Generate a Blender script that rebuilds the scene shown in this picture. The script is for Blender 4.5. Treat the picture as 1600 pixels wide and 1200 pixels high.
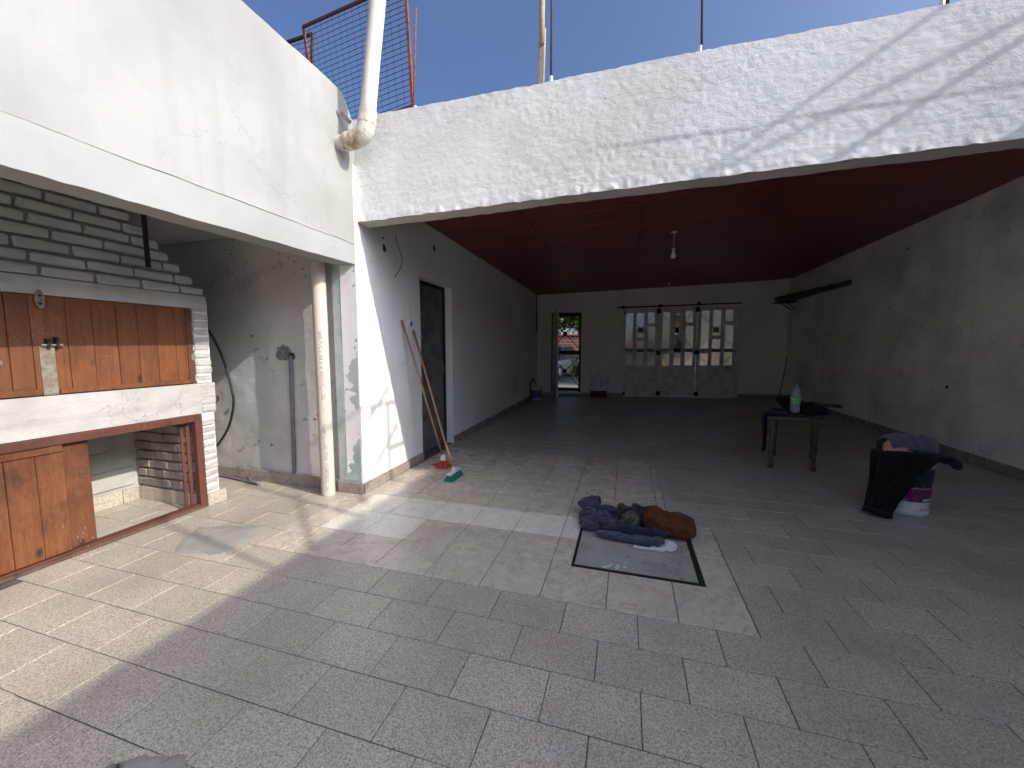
import bpy, bmesh, math, random
import numpy as np
from mathutils import Vector, Matrix, Quaternion

for _o in list(bpy.data.objects): bpy.data.objects.remove(_o)
S = bpy.context.scene
COL = S.collection
R = math.radians
rng = random.Random(7)
nrg = np.random.default_rng(7)

# ------------------------------------------------------------------ camera
CAM_H = 1.28
FPX = 611.0                      # focal length in photo pixels (1600 wide)
PITCH, YAW = R(5.237), R(16.35)
cam = bpy.data.cameras.new('camera'); cam_o = bpy.data.objects.new('camera', cam); COL.objects.link(cam_o)
cam.sensor_width = 36.0; cam.lens = FPX / 1600 * 36.0; cam.clip_start = 0.02; cam.clip_end = 2000
cam_o.location = (0, 0, CAM_H); cam_o.rotation_euler = (R(90) - PITCH, 0, YAW)
S.camera = cam_o

# ------------------------------------------------------------------ sky, sun, exposure
SUN = Vector((-1.6, 0.305, -1.0)).normalized()            # direction the light travels
w = bpy.data.worlds.new('World'); S.world = w; w.use_nodes = True
wn = w.node_tree; sky = wn.nodes.new('ShaderNodeTexSky'); sky.sky_type = 'NISHITA'; sky.sun_disc = False
sky.sun_elevation = math.asin(-SUN.z); sky.sun_rotation = math.atan2(-SUN.x, -SUN.y)
sky.altitude = 300; sky.air_density = 0.66; sky.dust_density = 9.0; sky.ozone_density = 7.0
bg = wn.nodes['Background']; bg.inputs['Strength'].default_value = 0.115
wn.links.new(sky.outputs[0], bg.inputs[0])
sl = bpy.data.lights.new('sun', 'SUN'); sl.energy = 2.0; sl.angle = R(0.53); sl.color = (1, 0.94, 0.84)
so = bpy.data.objects.new('sun', sl); COL.objects.link(so)
so.rotation_euler = SUN.to_track_quat('-Z', 'Y').to_euler(); so.location = (9, -4, 9)
S.view_settings.view_transform = 'Standard'; S.view_settings.look = 'None'
S.view_settings.exposure = 1.22; S.view_settings.gamma = 1.0; S.view_settings.use_curve_mapping = False
S.render.engine = 'CYCLES'
try:
    S.cycles.use_denoising = True; S.cycles.max_bounces = 10; S.cycles.diffuse_bounces = 6
    S.cycles.glossy_bounces = 4; S.cycles.transmission_bounces = 8; S.cycles.sample_clamp_indirect = 8
    S.cycles.caustics_reflective = False; S.cycles.caustics_refractive = False
except Exception: pass

# ------------------------------------------------------------------ pixel helpers (a pixel gives a direction; depth from the plane it touches)
def _ray(x, y):
    c = Vector((x - 800, -(y - 600), -FPX)); return cam_o.rotation_euler.to_matrix() @ c
CP = Vector((0, 0, CAM_H))
def px(axis, val, x, y):
    r = _ray(x, y); t = (val - CP[axis]) / r[axis]; return CP + r * t
def fl(x, y, z=0.0): return px(2, z, x, y)

# ------------------------------------------------------------------ noise
def _h(ix, iy, iz, seed):
    n = (ix * 374761393 + iy * 668265263 + iz * 1274126177 + seed * 974711) & 0xFFFFFFFF
    n = ((n ^ (n >> 13)) * 1103515245) & 0xFFFFFFFF
    n = ((n ^ (n >> 16)) * 2654435761) & 0xFFFFFFFF
    return ((n >> 8) & 0xFFFF) / 65535.0
def vnoise(x, y, z=0.0, seed=0):
    x, y, z = np.broadcast_arrays(np.asarray(x, float), np.asarray(y, float), np.asarray(z, float))
    i = np.floor(x).astype(np.int64); j = np.floor(y).astype(np.int64); k = np.floor(z).astype(np.int64)
    f = x - i; g = y - j; h = z - k
    f = f*f*(3-2*f); g = g*g*(3-2*g); h = h*h*(3-2*h)
    r = 0
    for a in (0, 1):
        for b in (0, 1):
            for c in (0, 1):
                r = r + _h(i+a, j+b, k+c, seed) * (f if a else 1-f) * (g if b else 1-g) * (h if c else 1-h)
    return r * 2 - 1
def fbm(x, y, z=0.0, o=3, seed=0):
    r = 0; a = 1.0; s = 0
    for q in range(o):
        r = r + a * vnoise(np.asarray(x)*2**q, np.asarray(y)*2**q, np.asarray(z)*2**q, seed+q); s += a; a *= .5
    return r / s

# ------------------------------------------------------------------ materials
MATS = {}
class NT:
    def __init__(self, name):
        self.m = bpy.data.materials.new(name); self.m.use_nodes = True
        self.t = self.m.node_tree; self.b = self.t.nodes['Principled BSDF']; MATS[name] = self.m
        g = self.t.nodes.new('ShaderNodeNewGeometry'); self.pos = g.outputs['Position']
        self.b.inputs['Specular IOR Level'].default_value = 0.35
    def n(self, k, **kw):
        x = self.t.nodes.new(k)
        for a, v in kw.items(): setattr(x, a, v)
        return x
    def set(self, sock, v):
        if isinstance(v, bpy.types.NodeSocket): self.t.links.new(v, sock)
        elif isinstance(v, tuple) and len(v) == 3 and sock.type == 'RGBA': sock.default_value = (*v, 1)
        else: sock.default_value = v
    def obj(self): return self.n('ShaderNodeTexCoord').outputs['Object']
    def mapp(self, v, scale=(1, 1, 1), rot=(0, 0, 0), loc=(0, 0, 0)):
        x = self.n('ShaderNodeMapping'); self.set(x.inputs[0], v); x.inputs['Scale'].default_value = scale
        x.inputs['Rotation'].default_value = rot; x.inputs['Location'].default_value = loc; return x.outputs[0]
    def noise(self, scale, detail=4, rough=.55, v=None, dist=0, col=False):
        x = self.n('ShaderNodeTexNoise'); self.set(x.inputs['Vector'], v if v is not None else self.pos)
        x.inputs['Scale'].default_value = scale; x.inputs['Detail'].default_value = detail
        x.inputs['Roughness'].default_value = rough; x.inputs['Distortion'].default_value = dist
        return x.outputs[1 if col else 0]
    def voro(self, scale, feature='F1', v=None, out='Distance', rand=1):
        x = self.n('ShaderNodeTexVoronoi', feature=feature); self.set(x.inputs['Vector'], v if v is not None else self.pos)
        x.inputs['Scale'].default_value = scale; x.inputs['Randomness'].default_value = rand; return x.outputs[out]
    def ramp(self, f, stops, interp='LINEAR'):
        x = self.n('ShaderNodeValToRGB'); e = x.color_ramp.elements; x.color_ramp.interpolation = interp
        while len(e) < len(stops): e.new(.5)
        for q, (p, c) in zip(e, stops):
            q.position = p; q.color = (*c, 1) if isinstance(c, tuple) else (c, c, c, 1)
        self.set(x.inputs[0], f); return x.outputs[0]
    def mix(self, f, a, b, mode='MIX'):
        x = self.n('ShaderNodeMix', data_type='RGBA', blend_type=mode)
        self.set(x.inputs[0], f); self.set(x.inputs[6], a); self.set(x.inputs[7], b); return x.outputs[2]
    def math(self, op, a, b=0.0, clamp=False):
        x = self.n('ShaderNodeMath', operation=op, use_clamp=clamp); self.set(x.inputs[0], a); self.set(x.inputs[1], b); return x.outputs[0]
    def sep(self, v):
        x = self.n('ShaderNodeSeparateXYZ'); self.set(x.inputs[0], v); return x.outputs
    def rand(self): return self.n('ShaderNodeObjectInfo').outputs['Random']
    def bump(self, h, strength=.5, dist=.01, normal=None):
        x = self.n('ShaderNodeBump'); self.set(x.inputs['Height'], h); x.inputs['Strength'].default_value = strength
        x.inputs['Distance'].default_value = dist
        if normal is not None: self.set(x.inputs['Normal'], normal)
        return x.outputs[0]
    def out(self, col, rough=.8, normal=None, metal=0.0, spec=None):
        self.set(self.b.inputs['Base Color'], col); self.set(self.b.inputs['Roughness'], rough)
        self.set(self.b.inputs['Metallic'], metal)
        if normal is not None: self.set(self.b.inputs['Normal'], normal)
        if spec is not None: self.b.inputs['Specular IOR Level'].default_value = spec
        return self.m

def m_plaster(name, base=(.78, .77, .74), dark=(.56, .55, .52), big=.9, drip=.25, grain=60, gs=.5, crack=.0, crackscale=1.3,
              spots=0.0, spotcol=(.33, .32, .30), tint=None, tintamt=0.0, dirtlow=None):
    n = NT(name); big_n = n.noise(big, 6, .6)
    c = n.mix(n.ramp(big_n, [(.42, 0.0), (.72, 1.0)]), base, dark)
    dr = n.noise(5.0, 5, .6, n.mapp(n.pos, (1, 1, .09)))
    c = n.mix(n.math('MULTIPLY', n.ramp(dr, [(.5, 0.0), (.75, 1.0)]), drip), c, tuple(x*.72 for x in base))
    if tint:
        t = n.noise(1.7, 5, .65, n.mapp(n.pos, (1, 1, .5), loc=(3.1, 7.7, 1.3)))
        c = n.mix(n.math('MULTIPLY', n.ramp(t, [(.35, 0.0), (.75, 1.0)]), tintamt), c, tint)
    fine = n.noise(grain, 4, .65); mid = n.noise(grain * .22, 5, .6)
    vm = n.ramp(n.noise(1.1, 4, .6, n.mapp(n.pos, loc=(7, 7, 7))), [(.38, .15), (.62, 1.0)]); tr = n.noise(7, 4, .6, n.mapp(n.pos, (1, 1, 2.4), (0, R(25), 0)), 1.5)
    h = n.math('ADD', n.math('MULTIPLY', n.math('ADD', n.math('MULTIPLY', fine, .6), mid), vm), n.math('MULTIPLY', tr, .8))
    if spots:
        sp = n.noise(18, 4, .7); spm = n.noise(1.4, 3, .5, n.mapp(n.pos, loc=(9, 2, 4)))
        s = n.math('MULTIPLY', n.ramp(sp, [(.62, 0.0), (.655, 1.0)]), n.ramp(spm, [(.5, 0.0), (.6, 1.0)]))
        s = n.math('MULTIPLY', s, spots); c = n.mix(s, c, spotcol)
        h = n.math('SUBTRACT', h, n.math('MULTIPLY', s, .8))
    if crack:
        vv = n.n('ShaderNodeVectorMath', operation='ADD'); n.set(vv.inputs[0], n.pos)
        sc = n.n('ShaderNodeVectorMath', operation='SCALE'); n.set(sc.inputs[0], n.noise(2.2, 6, .65, col=True)); sc.inputs['Scale'].default_value = .7
        n.set(vv.inputs[1], sc.outputs[0])
        e = n.voro(crackscale, 'DISTANCE_TO_EDGE', vv.outputs[0])
        mask = n.ramp(n.noise(.8, 3, .5, n.mapp(n.pos, loc=(5, 3, 8))), [(.5, 0.0), (.57, 1.0)])
        k = n.math('MULTIPLY', n.ramp(e, [(0.0, 1.0), (.0055, 0.0)]), mask); k = n.math('MULTIPLY', k, crack)
        c = n.mix(k, c, (.25, .24, .22)); h = n.math('SUBTRACT', h, n.math('MULTIPLY', k, 1.2))
    return n.out(c, .88, n.bump(h, gs, .006), spec=.2)

def m_simple(name, col, rough=.6, metal=0.0, noise=0.0, nscale=20, bump=0.0, bscale=60, spec=None, rnd=0.0, col2=None):
    n = NT(name); c = col
    if noise: c = n.mix(n.ramp(n.noise(nscale, 5, .6), [(.4, 0.0), (.7, 1.0)]), col, col2 or tuple(x*(1-noise) for x in col))
    if rnd: c = n.mix(n.math('MULTIPLY', n.rand(), rnd), c, tuple(x*.35 for x in col))
    nm = n.bump(n.noise(bscale, 4, .6), bump, .004) if bump else None
    return n.out(c, rough, nm, metal, spec)

def make_materials():
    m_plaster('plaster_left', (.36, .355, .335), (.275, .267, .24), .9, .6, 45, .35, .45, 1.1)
    m_plaster('plaster_beam', (.76, .74, .70), (.66, .64, .60), 1.6, .2, 120, .7, .5, 1.6)
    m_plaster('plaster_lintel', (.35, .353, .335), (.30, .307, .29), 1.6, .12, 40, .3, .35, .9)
    m_plaster('plaster_inner', (.84, .82, .79), (.74, .72, .69), 1.0, .3, 50, .35, .45, .9, spots=.25)
    m_plaster('plaster_right', (.90, .88, .84), (.50, .485, .45), 1.5, .6, 26, .7, .7, 1.0, spots=.6, tint=(.82, .79, .74), tintamt=.6)
    m_plaster('plaster_back', (.84, .79, .74), (.73, .68, .63), .7, .25, 50, .3, .2, .9)
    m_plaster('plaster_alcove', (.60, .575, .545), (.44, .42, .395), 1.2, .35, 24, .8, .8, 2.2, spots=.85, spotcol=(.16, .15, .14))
    m_plaster('plaster_green', (.50, .535, .50), (.30, .37, .345), 2.6, .55, 36, .7, .4, 2.0, spots=.6, spotcol=(.33, .40, .37), tint=(.36, .44, .41), tintamt=.45)
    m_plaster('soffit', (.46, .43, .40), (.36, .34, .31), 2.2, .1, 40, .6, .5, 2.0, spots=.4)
    m_plaster('white_brick', (.43, .417, .39), (.33, .317, .29), 4.0, .15, 70, .8, .6, 5.0)
    m_plaster('hood_brick', (.50, .48, .45), (.38, .36, .335), 4.0, .15, 60, .9, .3, 5.0)
    m_plaster('white_mortar', (.70, .68, .65), (.55, .53, .50), 4.0, .2, 60, .8, .6, 4.0)
    m_plaster('cement', (.30, .285, .25), (.20, .19, .165), 5.0, .1, 45, .9, .5, 5.0, spots=.6, spotcol=(.10, .09, .08), tint=(.36, .34, .30), tintamt=.7)
    m_plaster('raw_brick', (.34, .29, .25), (.22, .18, .155), 6.0, .1, 80, .9)
    m_plaster('inner_block', (.46, .45, .40), (.33, .32, .28), 3.0, .3, 40, .6, .4, 3.0)
    m_simple('shaded_hood_mortar', (.30, .285, .265), .95, noise=.3, nscale=30, bump=.5); m_simple('mortar', (.20, .19, .18), .95, noise=.4, nscale=30, bump=.6)  # hood mortar darkened to paint the shade between the brick courses
    m_simple('hole_shade', (.05, .045, .04), .95)  # near-black colour stands in for the shade inside wall holes
    m_simple('soot', (.035, .03, .028), .95)
    # speckled grey floor tile
    n = NT('grey_tile'); tone = n.rand()
    cellr = n.sep(n.voro(260, 'F1', out='Color'))[0]; sp = n.math('ADD', n.math('MULTIPLY', cellr, .27), .365); sp2 = n.noise(120, 2, .6)
    c = n.ramp(n.math('ADD', n.math('MULTIPLY', sp, .65), n.math('MULTIPLY', sp2, .35)),
               [(.36, (.165, .138, .107)), (.45, (.36, .31, .248)), (.54, (.545, .477, .385)), (.65, (.69, .612, .51))])
    c = n.mix(n.math('MULTIPLY', tone, .2), c, (.17, .148, .125))
    dirt = n.noise(1.6, 6, .65); c = n.mix(n.ramp(dirt, [(.42, 0.0), (.75, .5)]), c, (.19, .162, .13))
    st = n.ramp(n.noise(34, 3, .7, n.mapp(n.pos, loc=(4, 1, 0))), [(.76, 0.0), (.785, 1.0)]); c = n.mix(n.math('MULTIPLY', st, .5), c, (.62, .60, .56))
    n.out(c, n.ramp(dirt, [(.3, .30), (.7, .48)]), n.bump(sp, .12, .002), spec=.4)
    # marble look tiles
    def marble(name, a, b, d):
        n = NT(name); o = n.n('ShaderNodeVectorMath', operation='ADD'); n.set(o.inputs[0], n.pos)
        r = n.n('ShaderNodeVectorMath', operation='SCALE'); r.inputs[0].default_value = (31, 17, 5); n.set(r.inputs['Scale'], n.rand()); n.set(o.inputs[1], r.outputs[0])
        q = n.noise(7, 8, .65, o.outputs[0], 1.6); q2 = n.noise(3.2, 7, .6, o.outputs[0], 2.4)
        c = n.mix(n.ramp(q, [(.33, 0.0), (.68, 1.0)]), a, b)
        vein = n.math('ABSOLUTE', n.math('SUBTRACT', q2, .5)); c = n.mix(n.ramp(vein, [(0.0, .75), (.024, 0.0)]), c, d)
        c = n.mix(n.ramp(n.noise(1.5, 6, .65), [(.45, 0.0), (.85, .4)]), c, tuple(x*.55 for x in b))
        n.out(c, n.ramp(n.noise(9, 5, .6), [(.35, .20), (.7, .36)]), n.bump(n.noise(14, 4, .6), .05, .003), spec=.5)
    marble('marble_tile', (.58, .505, .41), (.48, .41, .325), (.32, .25, .19))
    marble('white_tile', (.72, .675, .58), (.66, .615, .52), (.54, .49, .41))
    marble('garage_tile', (.27, .235, .21), (.215, .185, .165), (.16, .13, .115))
    m_simple('grout', (.11, .095, .082), .95, noise=.4, nscale=12)
    marble('skirting', (.34, .295, .255), (.265, .225, .19), (.17, .14, .12))
    # wood
    def wood(name, a, b, dark, rough=.42, specks=True, axis=2, sc=1.0):
        n = NT(name); off = n.n('ShaderNodeVectorMath', operation='ADD'); n.set(off.inputs[0], n.pos)
        r = n.n('ShaderNodeVectorMath', operation='SCALE'); r.inputs[0].default_value = (13, 29, 7); n.set(r.inputs['Scale'], n.rand()); n.set(off.inputs[1], r.outputs[0])
        s = [9*sc, 9*sc, 9*sc]; s[axis] = .8*sc
        g = n.noise(3.0, 8, .62, n.mapp(off.outputs[0], tuple(s)), 1.2); g2 = n.noise(22, 5, .6, n.mapp(off.outputs[0], tuple(s)))
        c = n.mix(n.ramp(g, [(.3, 0.0), (.68, 1.0)]), a, b); c = n.mix(n.math('MULTIPLY', n.ramp(g2, [(.5, 0.0), (.7, 1.0)]), .55), c, dark)
        k = n.voro(6.5, 'F1', n.mapp(off.outputs[0], tuple(1.0 if i != axis else .55 for i in range(3))))
        c = n.mix(n.ramp(k, [(.05, .95), (.15, 0.0)]), c, tuple(x*.5 for x in dark))
        c = n.mix(n.math('MULTIPLY', n.rand(), .5), c, tuple(x*1.6 for x in dark))
        wear = n.noise(2.3, 7, .7); c = n.mix(n.ramp(wear, [(.48, 0.0), (.72, .8)]), c, tuple(x*.7 for x in dark))
        if specks:
            v = n.voro(60, 'F1'); m = n.ramp(n.noise(3.5, 3, .5, n.mapp(n.pos, loc=(2, 2, 2))), [(.56, 0.0), (.66, .8)])
            c = n.mix(n.math('MULTIPLY', n.ramp(v, [(.11, 1.0), (.17, 0.0)]), m), c, (.75, .70, .63))
        n.out(c, rough, n.bump(g2, .25, .002), spec=.4)
    wood('wood_plank', (.24, .09, .034), (.145, .05, .02), (.05, .02, .012))
    wood('wood_frame', (.15, .05, .03), (.10, .034, .022), (.05, .022, .016), .5)
    wood('wood_old', (.15, .095, .058), (.095, .055, .034), (.04, .022, .015), .8)
    wood('wood_handle', (.36, .22, .12), (.29, .17, .09), (.16, .09, .05), .55, False)
    wood('wood_pole', (.50, .42, .32), (.36, .29, .21), (.18, .14, .10), .85, False)
    # metal etc
    m_simple('rust', (.22, .075, .04), .85, noise=.6, nscale=25, bump=.4)
    m_simple('rust_dark', (.085, .04, .03), .85, noise=.5, nscale=25, bump=.3)
    m_simple('wire', (.06, .05, .05), .6, .5)
    m_simple('black_iron', (.018, .017, .016), .6, noise=.3)
    m_simple('grey_metal', (.28, .26, .22), .55, .4, noise=.5, nscale=30, col2=(.18, .11, .06), bump=.2)
    m_simple('steel', (.42, .40, .37), .38, .9, noise=.3)
    n = NT('pvc'); z = n.sep(n.pos)[2]
    c = n.mix(n.ramp(n.noise(3.2, 6, .65, n.mapp(n.pos, (4, 4, 1))), [(.5, 0.0), (.75, .6)]), (.58, .50, .43), (.44, .37, .30)); n.out(c, .42, spec=.4)
    n = NT('pvc_upper')
    st = n.math('MULTIPLY', n.ramp(n.noise(5.5, 6, .7, n.mapp(n.pos, (2.2, 2.2, .8))), [(.48, 0.0), (.62, 1.0)]), n.ramp(n.sep(n.pos)[2], [(0.0, 1.0), (1.0, 1.0)]))
    mr = n.n('ShaderNodeMapRange'); n.set(mr.inputs[0], n.sep(n.pos)[2]); mr.inputs[1].default_value = 3.35; mr.inputs[2].default_value = 2.85
    st = n.math('MULTIPLY', st, n.math('ADD', n.math('MULTIPLY', mr.outputs[0], .8), .12))
    c = n.mix(st, (.60, .56, .48), (.30, .19, .08)); n.out(c, .5, spec=.35)
    m_simple('ink', (.20, .18, .18), .7)
    m_simple('hose_black', (.02, .02, .021), .5, noise=.2)
    m_simple('hose_grey', (.16, .16, .17), .6, noise=.3)
    n = NT('ceiling_red'); g = n.noise(3.0, 6, .6, n.mapp(n.pos, (.4, 3, 1)))
    c = n.mix(n.ramp(g, [(.35, 0.0), (.7, 1.0)]), (.235, .05, .034), (.13, .032, .024)); c = n.mix(n.ramp(n.noise(.9, 6, .7), [(.5, 0.0), (.7, .6)]), c, (.10, .03, .024)); c = n.mix(n.math('MULTIPLY', n.rand(), .3), c, (.12, .022, .014)); n.out(c, .45, n.bump(n.noise(40, 4, .6), .25, .004), spec=.3)
    m_simple('door_paint', (.80, .785, .74), .5, noise=.35, nscale=6, col2=(.52, .50, .46), bump=.1)
    m_simple('door_dark', (.15, .152, .138), .55, noise=.5, nscale=7, col2=(.06, .057, .05), bump=.2)
    n = NT('frosted_glass'); n.out((.62, .62, .61), .32, n.bump(n.noise(26, 3, .5), .25, .004)); n.b.inputs['Transmission Weight'].default_value = 1; n.b.inputs['IOR'].default_value = 1.3
    n = NT('dark_glass'); n.out((.32, .32, .34), .12); n.b.inputs['Transmission Weight'].default_value = 1; n.b.inputs['IOR'].default_value = 1.2
    n = NT('bottle_plastic'); n.out((.72, .80, .76), .12, spec=.8); n.b.inputs['Transmission Weight'].default_value = .72; n.b.inputs['IOR'].default_value = 1.2
    m_simple('label_green', (.035, .36, .085), .45, noise=.25, nscale=40, col2=(.4, .62, .4))
    m_simple('cap_green', (.03, .17, .07), .4)
    def cloth(name, a, b, s=700, fuzz=.25):
        n = NT(name); f = n.noise(18, 5, .6); wv = n.noise(s, 2, .6)
        c = n.mix(n.ramp(f, [(.35, 0.0), (.7, 1.0)]), a, b); n.out(c, .95, n.bump(wv, .35, .0015), spec=.1)
        n.b.inputs['Sheen Weight'].default_value = fuzz; n.b.inputs['Sheen Roughness'].default_value = .6
    cloth('cloth_navy', (.034, .029, .056), (.022, .019, .040)); cloth('cloth_black', (.006, .006, .011), (.004, .004, .007), fuzz=.08)
    cloth('cloth_darkblue', (.014, .02, .042), (.008, .012, .026), fuzz=.1); cloth('denim', (.038, .052, .078), (.018, .027, .045)); cloth('cloth_white', (.60, .60, .58), (.48, .48, .47))
    cloth('cloth_brown', (.10, .036, .013), (.055, .02, .009), 420, .04); cloth('cloth_grey', (.085, .085, .088), (.06, .06, .062)); cloth('cloth_orange', (.38, .13, .03), (.26, .085, .02))
    n = NT('cloth_print'); v = n.voro(75, 'F1'); c = n.mix(n.ramp(v, [(.30, 0.0), (.42, 1.0)]), (.50, .11, .07), (.62, .42, .34)); n.out(c, .95, spec=.1)
    n = NT('dog_skin'); n.out((.055, .05, .045), .9, n.bump(n.noise(120, 3), .6, .004))
    n = NT('dog_fur'); c = n.mix(n.rand(), (.1, .1, .1), (.1, .1, .1)); hg = n.n('ShaderNodeAttribute', attribute_name='tone'); n.out(n.ramp(hg.outputs['Fac'], [(0.0, (.022, .019, .017)), (.45, (.10, .095, .085)), (1.0, (.36, .35, .31))]), .75, spec=.25)
    m_simple('dog_nose', (.008, .007, .007), .25)
    m_simple('bucket_white', (.62, .61, .57), .4, noise=.25, nscale=9, col2=(.40, .39, .36), bump=.05)
    n = NT('bucket_navy'); c = n.mix(n.ramp(n.noise(42, 4, .7), [(.60, 0.0), (.64, 1.0)]), (.012, .016, .034), (.36, .37, .40)); n.out(c, .42)
    n = NT('bucket_magenta'); c = n.mix(n.ramp(n.noise(38, 4, .75, n.mapp(n.pos, (1, 1, 2.2))), [(.61, 0.0), (.65, 1.0)]), (.135, .012, .075), (.42, .33, .39)); n.out(c, .42)
    m_simple('bucket_red', (.40, .03, .03), .45); m_simple('bucket_blue', (.05, .14, .34), .45, noise=.3)
    m_simple('white_paint', (.66, .66, .63), .45, noise=.2, nscale=8); m_simple('cardboard', (.115, .048, .024), .9, noise=.4, nscale=12)
    m_simple('broom_green', (.015, .20, .135), .65, rnd=0); m_simple('broom_red', (.50, .045, .035), .7); m_simple('broom_white', (.62, .58, .53), .5)
    m_simple('bulb_glass', (.72, .72, .68), .25); m_simple('lamp_white', (.6, .58, .54), .5)
    # street
    n = NT('street_brick'); bt = n.n('ShaderNodeTexBrick'); n.set(bt.inputs['Vector'], n.mapp(n.pos, (1, 1, 1), (R(90), 0, 0)))
    bt.inputs['Color1'].default_value = (.33, .11, .06, 1); bt.inputs['Color2'].default_value = (.23, .075, .045, 1); bt.inputs['Mortar'].default_value = (.42, .36, .30, 1)
    bt.inputs['Scale'].default_value = 1; bt.inputs['Brick Width'].default_value = .26; bt.inputs['Row Height'].default_value = .14; bt.inputs['Mortar Size'].default_value = .012
    n.out(bt.outputs[0], .9)
    n = NT('leaf'); c = n.mix(n.rand(), (.07, .12, .025), (.07, .12, .025)); c = n.ramp(n.noise(5, 3, .6), [(.3, (.035, .07, .014)), (.55, (.09, .14, .03)), (.75, (.19, .22, .06))]); n.out(c, .6)
    n.b.inputs['Subsurface Weight'].default_value = 0
    m_simple('bark', (.12, .085, .06), .95, noise=.5, nscale=14, bump=.8)
    m_simple('bounce_concrete', (.60, .57, .51), .9, noise=.25, nscale=3); m_simple('asphalt', (.055, .053, .05), .9, noise=.3, nscale=40); m_simple('pavement_mat', (.22, .205, .185), .9, noise=.3, nscale=5); m_simple('earth', (.16, .13, .09), .95, noise=.4, nscale=3)  # outdoor concrete made pale to bounce more light into the garage
    m_simple('car_paint', (.22, .225, .235), .3, .6); m_simple('car_glass', (.03, .035, .04), .08); m_simple('tyre', (.02, .02, .02), .85); m_simple('car_light', (.7, .7, .68), .15)
    m_simple('house_cream', (.62, .50, .36), .9, noise=.2, nscale=2); m_simple('house_white', (.72, .72, .70), .9, noise=.15, nscale=2); m_simple('roof_tile', (.30, .11, .06), .85, noise=.3, nscale=8)
    m_simple('roof_tar', (.09, .09, .09), .9, noise=.3)
make_materials()
def MT(k): return MATS[k]

# ------------------------------------------------------------------ object helpers
def wloc(o):
    v = Vector((0, 0, 0))
    while o is not None: v = v + o.location; o = o.parent
    return v
def tag(o, label=None, cat=None, group=None, kind=None):
    if label: o['label'] = label
    if cat: o['category'] = cat
    if group: o['group'] = group
    if kind: o['kind'] = kind
    return o
def thing(name, label, cat, loc=(0, 0, 0), group=None):
    o = bpy.data.objects.new(name, None); COL.objects.link(o); o.location = loc; o.empty_display_size = .1
    return tag(o, label, cat, group)
def link(name, me, mat=None, parent=None, loc=None, smooth=False):
    """me holds world coordinates; the object's origin goes to its own base (or to the parent's origin)"""
    o = bpy.data.objects.new(name, me); COL.objects.link(o)
    if mat is not None and not me.materials: me.materials.append(MT(mat) if isinstance(mat, str) else mat)
    if parent is not None:
        o.parent = parent; off = wloc(parent)
    elif loc is not None: off = Vector(loc); o.location = off
    else:
        n = len(me.vertices); a = np.empty(n*3); me.vertices.foreach_get('co', a); a = a.reshape(-1, 3)
        off = Vector(((a[:, 0].min()+a[:, 0].max())/2, (a[:, 1].min()+a[:, 1].max())/2, a[:, 2].min())); o.location = off
    me.transform(Matrix.Translation(-off))
    if smooth: me.polygons.foreach_set('use_smooth', [True]*len(me.polygons))
    return o
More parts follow.
